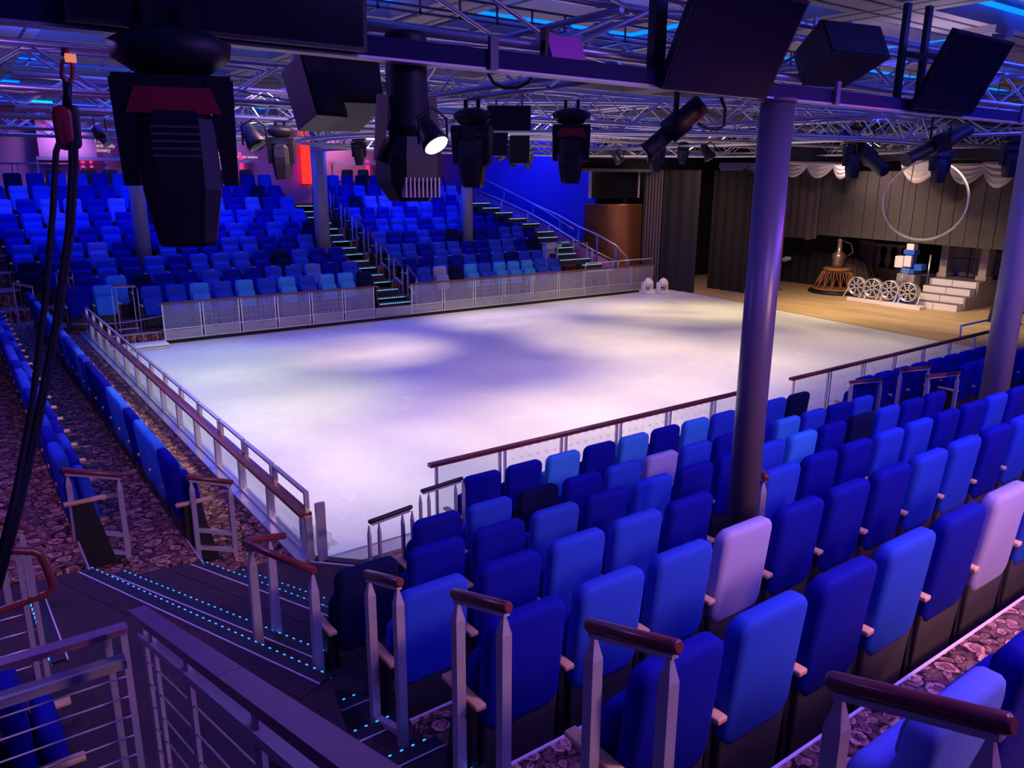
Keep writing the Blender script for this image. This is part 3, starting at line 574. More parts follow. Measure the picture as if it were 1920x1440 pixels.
# plastic sheet behind the glass, rubber edge bumper at far left corner of the ice
t = MB(); t.pad(1.35, 1.35, 0, .14, 0, .4, .06, .03, n=3); o = t.obj('ice_bumper', WHITE, None, (3.45, 19.7, .0)); tag(o, 'low white padded block lying in the far left corner of the ice', 'bumper')
random.seed(3); sh = MB(); V = []
for i in range(9):
    for j in range(6): V.append((i * .05 + random.uniform(-.015, .015), j * .11 + random.uniform(-.03, .03), .02 + .16 * math.sin(i * 1.1 + j) ** 2 + random.uniform(0, .12)))
sh.add(V, [(i * 6 + j, i * 6 + j + 1, (i + 1) * 6 + j + 1, (i + 1) * 6 + j) for i in range(8) for j in range(5)])
o = sh.obj('plastic_sheet', glassmat('plastic_film', (.9, .95, .97), .3), None, (2.62, 7.35, .0)); tag(o, 'crumpled clear plastic sheet behind the end of the left glass barrier', 'plastic sheet')

# ------------------------------------------------------------------ foreground guard rails
t = thing('guard_rail', 'large purple-lit flat topped guard rail with cables beside the camera', 'guard rail', (.47, 4.0, .9)); o = Vector((.47, 4.0, .9))
g0 = K(262, 1150, 'X', .50); g1 = K(432, 1270, 'X', .50); g2 = K(655, 1432, 'X', .50)
dr = (g1 - g0).normalized(); E0 = g0 - dr * .08; E1 = g0 + dr * 5.2; zz = Vector((0, 0, 1))
MB().bar(E0 - o, g1 - o - dr * .005, .075, .035).obj('rail_top', WOODP := mat('purple_rail', (.20, .09, .16), .4, noise=(3, .2)), t); MB().bar(g1 - o + dr * .005, E1 - o, .075, .035).obj('rail_top', WOODP, t)
MB().bar(E0 - o - zz * .11 + dr * .1, E1 - o - zz * .11, .05, .03).obj('lower_rail', METAL, t)
posts = [.06, .30, 1.02, 1.9, 2.8, 3.7]
for s in posts:
    p = g0 + dr * s - o; MB().bar(Vector((p.x, p.y, p.z - 1.15)), Vector((p.x, p.y, p.z - .03)), .016, .07, upv=(0, 1, 0)).obj('post', METAL, t)
for c in range(7):
    MB().tube([g0 - o - zz * (.24 + .12 * c) + dr * .06, E1 - o - zz * (.24 + .12 * c)], .004, 6).obj('cable', CHROME, t)
t = thing('guard_rail', 'lower level guard rail with five cables crossing the bottom left corner', 'guard rail', (0, 3.78, .9)); o = Vector((0, 3.78, .9))
MB().bar((.46, 0, 1.0), (-3, 0, 1.0), .07, .03).obj('rail_top', WOODP, t); MB().bar((.42, -.12, .90), (-3, -.12, .90), .07, .045).obj('lower_rail', METAL, t)
for x in (.44, .37, -.85, -2.0): MB().bar((x, 0, -.6), (x, 0, .98), .03, .03, upv=(0, 1, 0)).obj('post', METAL, t)
for c in range(7): MB().tube([(.42, -.06, .78 - .11 * c), (-3, -.06, .78 - .11 * c)], .005, 6).obj('cable', CHROME, t)
t = thing('loop_rail', 'brown tubular handrail bending back in a loop at the left edge', 'handrail', (0, 5.2, .9)); o = Vector((0, 5.2, .9))
lp = [K(*q, 'Y', 5.2) - o for q in ((-60, 1030), (0, 1031), (62, 1033), (76, 1040), (84, 1056), (99, 1095), (97, 1106), (84, 1115), (0, 1145), (-60, 1165))]
MB().tube(lp, .024, 12).obj('handrail_grip', WOOD, t)
for px in (33, 52): p = K(px, 1040, 'Y', 5.2) - o; MB().bar((p.x, p.y + .0, -.6), (p.x, p.y, p.z), .03, .03, upv=(0, 1, 0)).obj('post', METAL, t)
for c in range(4): MB().tube([(-.3, 0, .5 - .12 * c), ((K(52, 1040, 'Y', 5.2) - o).x, 0, .5 - .12 * c)], .004, 6).obj('cable', CHROME, t)
a = K(-10, 975, 'Y', 6.4); b = K(38, 986, 'Y', 6.4); hand_rail((a.x, 6.4), (b.x, 6.4), a.z, b.z, .9, .9, 'rail end cut by the left edge above the loop rail', None, over=.04)
a = K(60, 1132, 'Z', .905); b = K(98, 1245, 'Z', .905)
led_step('stair_step', (a.x, a.y), (b.x, b.y), .91, .16, .0601, 'lit stair edge running towards the camera at the left edge', None, cut=1)
CHX = K(70, 1250, 'Z', 1.45); make_chair((CHX.x - .1, CHX.y, .38), -PI / 2, 'R', 'royal blue seat seen through the cables at the bottom left corner', None, True)

# ------------------------------------------------------------------ columns
COL2 = mat('pale_column_paint', (.26, .22, .30), .4)
def column(x, y, r, z0, z1, label, COL=COL2):
    t = thing('round_column', label, 'column', (x, y, z0), 0, 'round columns')
    MB().lathe([(r, .0), (r, z1 - z0)], n=32).obj('shaft', COL, t); MB().lathe([(r + .03, 0), (r + .03, .06), (r, .08)], n=32).obj('collar', METAL, t)
    MB().lathe([(r + .012, z1 - z0 - .03), (r + .012, z1 - z0)], n=32).obj('cap', COL, t)
column(4.92, 3.62, .118, FLN['C'], 4.55, 'thick purple lit column in the middle of the near seats', COL)
pc = K(1873, 640, 'Y', 4.6); column(pc.x + .12, 4.6, .175, FLN['D'], 5.95, 'purple lit column at the right edge among the seats')
column(4.55, 23.74, .20, FLF[3], 5.95, 'left slim column rising from the far left seats'); column(9.80, 23.74, .23, FLF[3], 5.95, 'middle column beside the far centre aisle'); column(15.22, 23.74, .2, FLF[3], 5.95, 'right column rising from the far right seats')
t = thing('square_pillar', 'square white pillar stub under the ceiling at upper right', 'pillar', (11.7, 5.45, 4.9)); MB().box((-.2, -.2, .35), (.2, .2, 1.05)).obj('shaft', CEIL, t); MB().box((-.26, -.26, .95), (.26, .26, 1.05)).obj('cap', CEIL, t)

# ------------------------------------------------------------------ far handrails
for i in range(8):
    y0 = YF[i] - .28; z = FLF[i]
    hand_rail((11.50, y0), (11.50, y0 + .55), z + .85, z + 1.12, z, z + .2, ON[i] + ' sloping rail from the bottom on the right side of the far aisle', 'far aisle rails', r=.02, sec=.04, over=.05, rungs=(.3,))
for i in (1, 2, 3, 5, 6, 7):
    y0 = YF[i] - .28; z = FLF[i]
    hand_rail((10.30 - .05 * i, y0), (10.30 - .05 * i, y0 + .5), z + .6, z + .85, z, z + .2, ON[i] + ' row low rail on the left side of the far aisle', 'far aisle rails', r=.02, sec=.04, over=.05)
a = K(212, 536, 'Y', 20.75); b = K(252, 536, 'Y', 20.75); hand_rail((a.x, 20.75), (b.x, 20.75), a.z, b.z, .26, .26, 'steel end rail beside the first seat of the far front row', 'far left rails', r=.02, over=.03, sec=.03, twin=True, rungs=(.12,))
a = K(108, 506, 'Y', 21.9); b = K(130, 505, 'Y', 21.9); hand_rail((a.x, 21.9), (b.x, 21.9), a.z, b.z, .4, .4, 'steel end rail beside the dark rope in the far second row', 'far left rails', r=.02, over=.03, sec=.03, twin=True)
a = K(24, 530, 'Y', 21.6); b = K(60, 537, 'Y', 21.6); hand_rail((a.x, 21.6), (b.x, 21.6), a.z, b.z, .4, .4, 'brown topped rail at the far end of the left bank', 'far left rails', r=.02, over=.03, sec=.03)
t = thing('rope_line', 'thin slack rope closing the gap left of the far glass barrier', 'rope', (3.0, 20.6, .3)); MB().tube([(-.8 + .25 * i, 0, .35 - .08 * math.sin(i / 8 * PI)) for i in range(9)], .012, 6).obj('cord', METAL, t)
# guard rails sweeping down under the blue wall
t = thing('sweeping_rail', 'pair of long curved steel rails sweeping down in front of the blue wall', 'railing', (18.5, 24, 1.5)); o = Vector((18.5, 24, 1.5))
def sweep(pts, ys): return [K(px, py, 'Y', y) - o for (px, py), y in zip(pts, ys)]
c1 = sweep([(900, 332), (945, 354), (1000, 382), (1050, 405), (1085, 425), (1120, 440), (1155, 460), (1178, 486)], [27.6, 26.5, 25.2, 24.0, 23.0, 21.8, 21.3, 21.0])
c2 = sweep([(890, 355), (940, 375), (990, 398), (1030, 420), (1075, 448), (1110, 468), (1150, 488)], [27.6, 26.2, 24.9, 23.8, 22.6, 22.0, 21.5])
MB().tube(c1, .03, 8).obj('upper_rail', CHROME, t); MB().tube(c2, .035, 8).obj('lower_rail', CHROME, t)
c3 = sweep([(930, 348), (985, 374), (1030, 400), (1075, 430)], [26.8, 25.5, 24.3, 23.0]); MB().tube(c3, .018, 6).obj('middle_rail', CHROME, t)
for p in c1[1:]: MB().tube([p, p - Vector((0, 0, 1.1))], .03, 6).obj('post', BLUEM, t)
for p in c2[1:]: MB().tube([p, p - Vector((0, 0, .7))], .03, 6).obj('post', METAL, t)
t = thing('inlaid_parapet', 'bronze and violet inlaid panel along the far right stairs', 'parapet', (18.5, 24, 1.5))
m = MB()
for a, b in zip(c2[:-1], c2[1:]): m.add([a - Vector((0, 0, .1)), b - Vector((0, 0, .1)), b - Vector((0, 0, .55)), a - Vector((0, 0, .55)), a - Vector((0, -.04, .1)), b - Vector((0, -.04, .1)), b - Vector((0, -.04, .55)), a - Vector((0, -.04, .55))], [(0, 1, 2, 3), (7, 6, 5, 4), (0, 4, 5, 1), (3, 2, 6, 7)])
m.obj('inlay_panel', mat('violet_panel', (.42, .18, .45), .3, .4, noise=(1, .4)), t)
p = K(1036, 466, 'Y', 22.4); t = thing('side_cabinet', 'pale cabinet standing at the right end of the fourth far row', 'cabinet', (p.x, 22.3, .7)); MB().box((-.35, 0, 0), (.35, .25, 1.0)).obj('body', GREY2 := mat('pale_cabinet', (.42, .46, .62), .5), t); MB().box((-.37, -.02, 1.0), (.37, .27, 1.03)).obj('top', METAL, t)
a = K(1045, 456, 'Y', 21.6); b = K(1085, 455, 'Y', 21.6); hand_rail((a.x, 21.6), (b.x + .4, 21.6), a.z, b.z, .5, .5, 'dark level handrail in front of the pale cabinet by the right stairs', None, r=.02, rail=BLACK, over=.05)

# ------------------------------------------------------------------ back of the hall: bar counters, pillars, mural text
def barrun(x0, x1, y, z, label):
    t = thing('bar_counter', label, 'counter', (x0, y, z - 1.05), 0, 'back bar counters')
    MB().box((0, 0, 1.0), (x1 - x0, .45, 1.10)).obj('worktop', WHITE, t)
    k = 0
    for i in range(int((x1 - x0) / 2.0) + 1): MB().box((i * 2.0, .2, 0), (i * 2.0 + .06, .26, 1.0)).obj('leg', CHROME, t)
a = K(68, 296, 'Y', 29.9); b = K(470, 314, 'Y', 29.9); barrun(a.x, b.x, 29.9, a.z, 'long pale bar ledge behind the top row on the left')
a = K(625, 306, 'Y', 29.9); b = K(775, 310, 'Y', 29.9); barrun(a.x, b.x, 29.9, a.z, 'shorter pale bar ledge behind the top row right of the red pillar')
def barchair(x, y, z, lab):
    t = thing('bar_chair', lab, 'chair', (x, y, z), 0, 'brown chairs at the back bar')
    m = MB(); m.pad(.5, .46, .72, 1.15, -.03, .03, .05, .015, -.1, .7, n=2); m.obj('backrest', CHAIRB, t); m = MB(); m.pad(.5, .5, -.04, .04, 0, .42, .02, .015, n=2); m.v = [(a, b, c + .70) for a, b, c in m.v]; m.obj('seat', CHAIRB, t)
    for i, j in ((-.2, .02), (.2, .02), (-.2, .38), (.2, .38)): MB().box((i - .015, j - .015, 0), (i + .015, j + .015, .68)).obj('leg', PED, t)
for i, px in enumerate((100, 165, 205, 255, 300, 345, 395, 425, 460, 650, 680, 712, 745, 775)):
    p = K(px, 318, 'Y', 29.3); barchair(p.x, 29.3, p.z - 1.15, ON[i] + ' brown chair from the left along the bar behind the top row')
def pillar(px, y0, y1, wdt, m, label):
    a = K(px, y0, 'Y', 30.7); b = K(px, y1, 'Y', 30.7); t = thing('light_pillar', label, 'light panel', (a.x, 30.7, b.z), 0, 'glowing pillars at the back')
    MB().box((-wdt / 2, 0, 0), (wdt / 2, .12, a.z - b.z)).obj('diffuser', m, t); MB().box((-wdt / 2 - .04, .02, -.03), (wdt / 2 + .04, .18, .0)).obj('base', PED, t)
pillar(573, 246, 345, .42, REDL, 'bright red glowing pillar between the two bar ledges'); pillar(264, 262, 305, .22, REDL, 'small red glowing panel behind the large black lamp')
pillar(150, 262, 315, .10, PINKL, 'left thin pink strip light on the mural'); pillar(163, 240, 315, .08, PINKL, 'second thin pink strip light beside the wall text'); pillar(690, 300, 340, .10, PINKL, 'pink strip light below the right bar ledge'); pillar(452, 290, 330, .10, PINKL, 'pink strip light beside the quotation')
def text(body, px, py, size, label, y=30.96):
    cu = bpy.data.curves.new('wall_text', 'FONT'); cu.body = body; cu.size = size; cu.extrude = .008; cu.space_line = .95
    dg = bpy.data.objects.new('tmp', cu); C.objects.link(dg); bpy.context.view_layer.update(); me = bpy.data.meshes.new_from_object(dg.evaluated_get(bpy.context.evaluated_depsgraph_get()))
    bpy.data.objects.remove(dg); me.materials.clear(); me.materials.append(TEXT); o = bpy.data.objects.new('wall_text', me); C.objects.link(o); p = K(px, py, 'Y', y); o.location = p; o.rotation_euler = (PI / 2, 0, 0); tag(o, label, 'wall text')
text("'Houston, Apollo 11\nI've got the world in my window", 400, 289, .125, 'two line quotation lettered on the purple mural above the bar')
text("                    station, all\n                   things looking\nand every           them clean-\nup and body      drive and\nstationary", 164, 249, .16, 'five line paragraph lettered on the mural at the upper left')
p = K(78, 191, 'Y', 27); t = thing('exit_sign', 'small green glowing exit sign far away under the left trusses', 'sign', p); MB().box((-.3, 0, -.12), (.3, .05, .12)).obj('housing', PED, t); MB().box((-.27, -.01, -.1), (.27, .0, .1)).obj('face', EXIT, t)
t = thing('wall_panel', 'purple angled mural board with a small pink square at the far left', 'panel', K(75, 300, 'Y', 30.6)); MB().box((0, 0, 0), (1.7, .08, 1.35)).obj('board', PURW, t); MB().box((.2, -.02, 1.0), (.33, .0, 1.12)).obj('pink_square', PINKL, t)
t = thing('back_rail', 'dark level guard rail behind the top row at the far left', 'railing', K(0, 306, 'Y', 29.6)); 
MB().tube([(-1, 0, 0), (3.0, 0, 0)], .03, 8).obj('rail', METAL, t)
for x in (.3, .45, 2.2, 2.35): MB().tube([(x, 0, 0), (x, 0, -1.0)], .02, 6).obj('post', METAL, t)

# ------------------------------------------------------------------ bronze drum, screen, drapes
t = thing('bronze_drum', 'curved bronze clad control booth wall beside the far stairs', 'booth', (21.45, 23.0, 0))
MB().lathe([(1.42, 0), (1.42, 3.02), (1.47, 3.07), (1.37, 3.1), (1.37, 0)], n=40, a0=PI, a1=2 * PI).obj('curved_panel', BRONZE, t)
t = thing('booth_screen', 'black dark window above the bronze booth', 'screen', K(1108, 372, 'Y', 21.6)); o = Vector(t.location)
b = K(1195, 372, 'Y', 21.6); c = K(1108, 318, 'Y', 21.6); MB().box((0, 0, 0), (b.x - o.x, .05, c.z - o.z)).obj('glass_pane', SCREEN, t)
MB().box((-.08, -.02, 0), (0, .07, c.z - o.z)).obj('frame', METAL, t); MB().box((b.x - o.x, -.02, 0), (b.x - o.x + .08, .07, c.z - o.z)).obj('frame', METAL, t)
def drape(name, a, b, z0, z1, amp, folds, m, label, kindcat='curtain'):
    a = Vector((*a, 0)); b = Vector((*b, 0)); d = b - a; n = folds * 6; nr = Vector((-d.y, d.x, 0)).normalized(); V = []
    for th in (0, .03):
        for i in range(n + 1):
            u = i / n; p = a + d * u + nr * (amp * math.sin(u * folds * 2 * PI) + th)
            V += [(p.x, p.y, z0), (p.x, p.y, z1)]
    o = 2 * (n + 1); Fs = [(2 * i, 2 * i + 2, 2 * i + 3, 2 * i + 1) for i in range(n)] + [(o + 2 * i + 1, o + 2 * i + 3, o + 2 * i + 2, o + 2 * i) for i in range(n)]
    ob = MB().add(V, Fs, True).obj(name, m); tag(ob, label, kindcat); return ob
drape('stage_curtain', (21.62, 21.45), (21.8, 20.72), 0, 4.3, .04, 6, DRAPEG, 'grey pleated drape between bronze booth and black curtains')
drape('stage_curtain', (21.80, 20.65), (21.80, 18.95), 0, 4.3, .03, 3, DRAPEK, 'broad black curtain at the stage entrance behind two white lamps')
drape('stage_curtain', (23.3, 19.6), (23.3, 17.9), 0, 4.3, .04, 4, DRAPEK, 'second black curtain left of the red drape')
drape('stage_curtain', (24.3, 18.95), (24.5, 18.3), .3, 4.3, .05, 4, DRAPER, 'narrow bright red drape glimpsed beside the big column')
drape('stage_curtain', (27.4, 19.8), (27.5, 16.9), 0, 4.3, .04, 8, DRAPEK, 'black backdrop between pole and scenery')
p = K(1463, 543, 'Z', 0); t = thing('stage_pole', 'thin black pole standing on the stage behind the big column', 'pole', (p.x - .3, p.y - .1, 0)); MB().lathe([(.16, 0), (.16, .05), (.06, .1), (.06, 4.6)], n=12).obj('shaft', GREY, t)
# slatted panel: separate planks
PX = 26.0; ya = K(1532, 440, 'X', PX).y; yb = K(1888, 475, 'X', PX).y
t = thing('slatted_wall', 'large grey vertical plank panel hanging above the stage opening', 'panel', (PX, ya, 2.0)); N = 15
pm = None
for i in range(N):
    u = i / N; y = (yb - ya) * u; wd = abs(yb - ya) / N; zb = .06 - .10 * u
    if pm is None: pm = MB().box((0, -wd + .02, 0), (.05, 0, 2.25)).mesh('plank', SLAT)
    link('plank', pm, t, (.004 * (i % 3), y, zb))
MB().box((.055, yb - ya, .05), (.09, .1, 2.3)).obj('backing', BLACK2, t)
drape('stage_curtain', (26.02, 19.0), (26.0, ya + .05), 1.9, 4.4, .02, 6, DRAPEG, 'grey pleated header left of the plank panel')
# swags
t = thing('swag_valance', 'row of silver grey fabric swags along the top of the stage', 'valance', (24.2, 16, 4.0)); o = Vector((24.2, 16, 4.0))
sw = [(1348, 1400, 312, 322), (1398, 1425, 312, 322), (1468, 1515, 309, 325), (1512, 1565, 309, 326), (1562, 1600, 312, 328), (1690, 1762, 310, 333), (1780, 1850, 315, 336), (1842, 1915, 312, 340)]
for (a, b, yt, ym) in sw:
    A = K(a, yt, 'X', 24.2) - o; B = K(b, yt, 'X', 24.2) - o; D = (A.z - (K((a + b) / 2, ym, 'X', 24.2) - o).z) + .0
    V = []; nu, nv = 12, 8
    for j in range(nv + 1):
        for i in range(nu + 1):
            u = i / nu; dip = math.sin(u * PI) ** .8 * D * (j / nv) * 1.35; V.append((-.10 * math.sin(u * PI) - .045 * (j % 2) * math.sin(u * PI), A.y + (B.y - A.y) * u, A.z + .12 - dip - .02 * j))
    MB().add(V, [(j * (nu + 1) + i, j * (nu + 1) + i + 1, (j + 1) * (nu + 1) + i + 1, (j + 1) * (nu + 1) + i) for j in range(nv) for i in range(nu)], False).obj('swag', SWAG, t)
# hoop
t = thing('aerial_hoop', 'large white taped aerial hoop hanging in front of the plank panel', 'hoop', K(1733, 377, 'X', 21.5)); o = Vector(t.location)
ry = abs(K(1653, 377, 'X', 21.5).y - K(1812, 377, 'X', 21.5).y) / 2; rz_ = (K(1735, 300, 'X', 21.5).z - K(1735, 448, 'X', 21.5).z) / 2
MB().tube([(0, ry * math.cos(a * PI / 24), rz_ * math.sin(a * PI / 24)) for a in range(48)], .032, 8, closed=True).obj('ring', HOOP, t)
MB().tube([(0, .25, rz_ * .97), (0, .1, rz_ + .35), (0, -.1, rz_ + 1.2)], .03, 8).obj('hanging_strap', HOOP, t)
MB().tube([(.3, .55, rz_ + .3), (.3, .62, 0), (.3, .75, -rz_ - .1)], .012, 6).obj('cord', METAL, t)

# ------------------------------------------------------------------ stage props
# wicker brazier table with vessel
B0 = K(1565, 549, 'Z', 0); t = thing('wicker_table', 'conical wicker table with crossed canes on the stage', 'table', (B0.x, B0.y, .015), 0)
MB().lathe([(.92, 0), (.94, .08), (.86, .12)], n=28).obj('base', BLACK, t); MB().lathe([(.78, .12), (.82, .15), (.78, .18)], n=28).obj('lower_ring', WICK, t); MB().lathe([(.44, .80), (.50, .84), (.46, .90), (.0, .91)], n=28).obj('table_top', WICK, t)
m = MB()
for k in range(16):
    a = 2 * PI * k / 16
    for dlt in (0, .32, -.32): m.tube([(.78 * math.cos(a), .78 * math.sin(a), .15), (.45 * math.cos(a + dlt), .45 * math.sin(a + dlt), .84)], .018 if dlt == 0 else .010, 5)
m.obj('canes', WICK, t, kind='stuff')
t = thing('brass_vessel', 'tall brass and silver vessel standing on the wicker table', 'vessel', (B0.x, B0.y, .93)); MB().lathe([(.20, 0), (.22, .2), (.20, .26), (.26, .36), (.22, .48), (.10, .58), (.09, .95), (.12, .98), (.08, 1.02), (.09, 1.1), (.03, 1.2), (0, 1.25)], n=20).obj('body', BRASS, t)
MB().tube([(.2, -.2, .4), (.3, -.35, .55), (.22, -.3, .85), (.05, -.08, .95)], .02, 6).obj('handle', BRASS, t)
b = K(1612, 530, 'X', 28.0); t = thing('striped_tent', 'dark ribbed tent shaped prop behind the wicker table', 'stage prop', (28.0, b.y + .3, .015)); MB().lathe([(1.0, 0), (1.05, .5), (.75, 1.1), (.1, 1.75), (0, 1.8)], n=10).obj('cover', mat('tent_cloth', (.05, .03, .03), .8, noise=(6, .5)), t)
m = MB()
for k in range(10): a = 2 * PI * k / 10; m.tube([(1.01 * math.cos(a), 1.01 * math.sin(a), 0), (1.06 * math.cos(a), 1.06 * math.sin(a), .5), (.76 * math.cos(a), .76 * math.sin(a), 1.1), (.1 * math.cos(a), .1 * math.sin(a), 1.76)], .03, 5)
m.obj('ribs', mat('dark_rib', (.16, .08, .05), .7), t)
t.scale = (.72, .72, .8)
# balustrade
def balustrade(px0, px1, pyt, pyb, X, nb, label, pil=True):
    a = K(px0, pyt, 'X', X); b = K(px1, pyt + 8, 'X', X); zb = K(px0, pyb, 'X', X).z; H = a.z - zb
    t = thing('balustrade', label, 'balustrade', (X, a.y, zb), 0, 'stone balustrades'); L = b.y - a.y
    MB().box((-.14, L, H - .09), (.14, .1, H)).obj('top_rail', STONE, t); MB().box((-.14, L, -.12), (.14, .1, 0)).obj('bottom_rail', STONE, t)
    if pil: m = MB(); m.box((-.18, -.25, -.1), (.18, .25, H - .05)); m.box((-.22, -.3, H - .05), (.22, .3, H + .08)); m.obj('pedestal', STONE, t)
    for k in range(nb):
        MB().lathe([(.11, 0), (.11, .05), (.06, .09), (.15, H * .33), (.07, H * .68), (.06, H * .75), (.11, H * .86), (.11, H - .09)], (0, L * (k + 1) / (nb + .6), 0), n=12).obj('baluster', STONE, t)
    return t
balustrade(1630, 1700, 455, 500, 29.5, 3, 'painted stone balustrade with three balusters behind the fans'); balustrade(1858, 1880, 475, 515, 29.5, 1, 'second stone balustrade piece at the right of the stage')
q0 = K(1618, 500, 'X', 29.8); q1 = K(1870, 530, 'X', 29.8); t = thing('scenery_wall', 'long low painted stone scenery wall at the back of the stage', 'scenery', (29.8, q0.y, 0)); MB().box((0, q1.y - q0.y - 1.5, 0), (.3, 0, q0.z)).obj('front', STONE, t)
# portal with pillars on the stair top
s0 = K(1712, 579, 'Z', .015); s1 = K(1769, 589, 'Z', .015)
t = thing('stage_stair', 'white four step stage stair with pale block risers', 'stairs', (25.45, 11.45, .015)); Wd = 1.5
sm = MB().box((0, 0, 0), (.35, Wd / 2 - .02, .2)).mesh('step_block', STEPW)
for k in range(4):
    for h in (0, 1): link('step_block', sm, t, (k * .36, h * Wd / 2, k * .215))
    MB().box((k * .36 + .02, .0, k * .215 + .2), ((k + 1) * .36 + .3, Wd - .02, k * .215 + .214)).obj('tread', GREY, t)
MB().box((.36, -.06, 0), (2.6, -.01, .42)).obj('side_panel', STONE, t); MB().box((1.1, -.06, .42), (2.6, -.01, .86)).obj('side_panel', STONE, t); MB().box((1.45, -.05, .70), (3.4, Wd, .86)).obj('landing', GREY, t)
t = thing('portal', 'grey painted portal set piece with panels and cornices above the stair', 'scenery', (27.0, 11.45, .88))
for y in (-.05, Wd - .3):
    m = MB(); m.box((0, y, 0), (.5, y + .32, .12)); m.box((.05, y + .04, .12), (.45, y + .28, 1.15)); m.box((-.03, y - .04, 1.15), (.53, y + .36, 1.27)); m.obj('pilaster', STONE, t)
MB().box((.9, .2, 0), (1.0, Wd, 1.2)).obj('back_panel', STONE, t)
for y in (.32, .80): MB().box((.86, y, .15), (.9, y + .36, 1.05)).obj('door_panel', mat('door_grey', (.22, .18, .17), .7), t)
MB().box((.5, .74, 0), (.54, .78, 1.2)).obj('strut', BLACK, t); MB().box((.5, .2, .6), (.54, 1.3, .63)).obj('strut', BLACK, t)
# fans on platforms
fdir = (K(1720, 584, 'Z', 0) - K(1586, 563, 'Z', 0)); fl_ = K(1586, 563, 'Z', 0)
for k in range(2):
    p = fl_ + fdir * (k * .5); t = thing('fan_platform', ('left' if k == 0 else 'right') + ' low white platform under a pair of drum fans', 'platform', (p.x + .02, p.y, .015), 0, 'fan platforms')
    L = fdir.length / 2 - .03; MB().box((0, -L, 0), (.42, 0, .10)).obj('deck', WHITE, t)
for i, px in enumerate((1609, 1638, 1670, 1704)):
    c = K(px, 547 + i * 5.3, 'X', 25.2); t = thing('drum_fan', ON[i] + ' silver drum fan from the left on the white platforms', 'fan', (25.15, c.y, .12), 0, 'drum fans'); R_ = .31
    M90 = Matrix.Rotation(-PI / 2, 4, 'Y')
    MB().lathe([(R_ * .93, -.12), (R_, -.13), (R_, .13), (R_ * .93, .14), (R_ * .93, -.12)], (0, 0, R_ + .08), n=28, M=M90).obj('drum', CHROME, t)
    MB().lathe([(0, .02), (R_ * .9, .02)], (0, 0, R_ + .08), n=28, M=M90).obj('back_plate', GREY, t)
    for r in (.08, .15, .22, .28): MB().tube([(-.13, r * math.cos(a * PI / 12), R_ + .08 + r * math.sin(a * PI / 12)) for a in range(24)], .006, 5, closed=True).obj('guard_ring', CHROME, t)
    for b_ in range(8):
        a = b_ * PI / 4; MB().bar((-.10, .04 * math.cos(a), R_ + .08 + .04 * math.sin(a)), (-.10, .28 * math.cos(a + .2), R_ + .08 + .28 * math.sin(a + .2)), .01, .05, upv=(0, math.cos(a), math.sin(a))).obj('blade', CHROME, t)
    MB().tube([(-.2, -.38, 0), (0, -.36, R_ * .8), (.0, -.30, R_), (-.0, .30, R_), (0, .36, R_ * .8), (-.2, .38, 0)][:3], .018, 6).obj('stand_leg', WHITE, t); MB().tube([(.0, .30, R_), (0, .36, R_ * .8), (-.2, .38, 0)], .018, 6).obj('stand_leg', WHITE, t)
# blue rig
p = K(1700, 545, 'X', 26.2); t = thing('lighting_robot', 'blue wheeled projector machine with white boxes and hanging cables', 'machine', (26.2, p.y, .015))
m = MB(); m.box((-.3, -.4, 0), (.3, .4, .12)); m.box((-.25, -.3, .12), (.25, .3, .22)); m.obj('base', BLUEM, t); MB().box((-.2, -.3, .25), (.2, .3, .95)).obj('plinth', mat('robot_plinth', (.30, .26, .26), .6), t)
MB().box((-.2, -.25, .98), (.2, .2, 1.12)).obj('lower_shelf', BLUEM, t); MB().box((-.22, -.5, 1.1), (.1, -.25, 1.3)).obj('blue_motor', BLUEM, t); MB().box((-.15, -.12, 1.12), (.15, .12, 1.6)).obj('mast', BLUEM, t); MB().box((-.25, -.14, 1.2), (-.15, .1, 1.55)).obj('white_box', WHITE, t); MB().box((-.22, .14, 1.15), (.1, .42, 1.52)).obj('white_box', WHITE, t)
MB().box((-.18, -.18, 1.6), (.18, .18, 1.75)).obj('head', BLUEM, t); MB().box((-.14, -.12, 1.75), (.14, .12, 1.95)).obj('camera_box', WHITE, t)
for k in range(4): MB().tube([(-.26, -.1 + .06 * k, 1.15), (-.34, -.12 + .05 * k, .9 - .06 * k), (-.24, -.02 + .07 * k, .72), (-.22, .1, .9)], .009, 5).obj('cable', GREY2, t)
p = K(1717, 560, 'X', 26.6); t = thing('pipe_frame', 'thin silver pipe frame standing beside the blue machine', 'frame', (26.6, p.y - .3, .015)); MB().tube([(0, 0, 0), (0, 0, 1.6)], .03, 8).obj('upright', CHROME, t); MB().tube([(0, 0, .9), (0, .9, .95)], .02, 8).obj('crossbar', CHROME, t)
p = K(1867, 606, 'Z', 0); t = thing('monitor_speaker', 'small black floor speaker at the right edge of the stage', 'speaker', (p.x - .1, p.y - .1, .015)); MB().hexa([(0, -.3, 0), (.4, -.3, 0), (.4, .3, 0), (0, .3, 0), (.1, -.3, .42), (.4, -.3, .42), (.4, .3, .42), (.1, .3, .42)]).obj('cabinet', BLACK, t)
for i, (px, py) in enumerate(((1605, 446), (1562, 486), (1522, 441), (1477, 484))):
    p = K(px - 90 if px > 1560 else px, py, 'X', 27.0); t = thing('work_light', ON[i] + ' small white work light on the dark left side of the stage', 'lamp', p, 0, 'backstage work lights'); MB().box((-.05, -.11, -.06), (.05, .11, .06)).obj('housing', WHITE, t); MB().box((-.07, -.02, -.12), (-.03, .02, -.06)).obj('bracket', METAL, t)
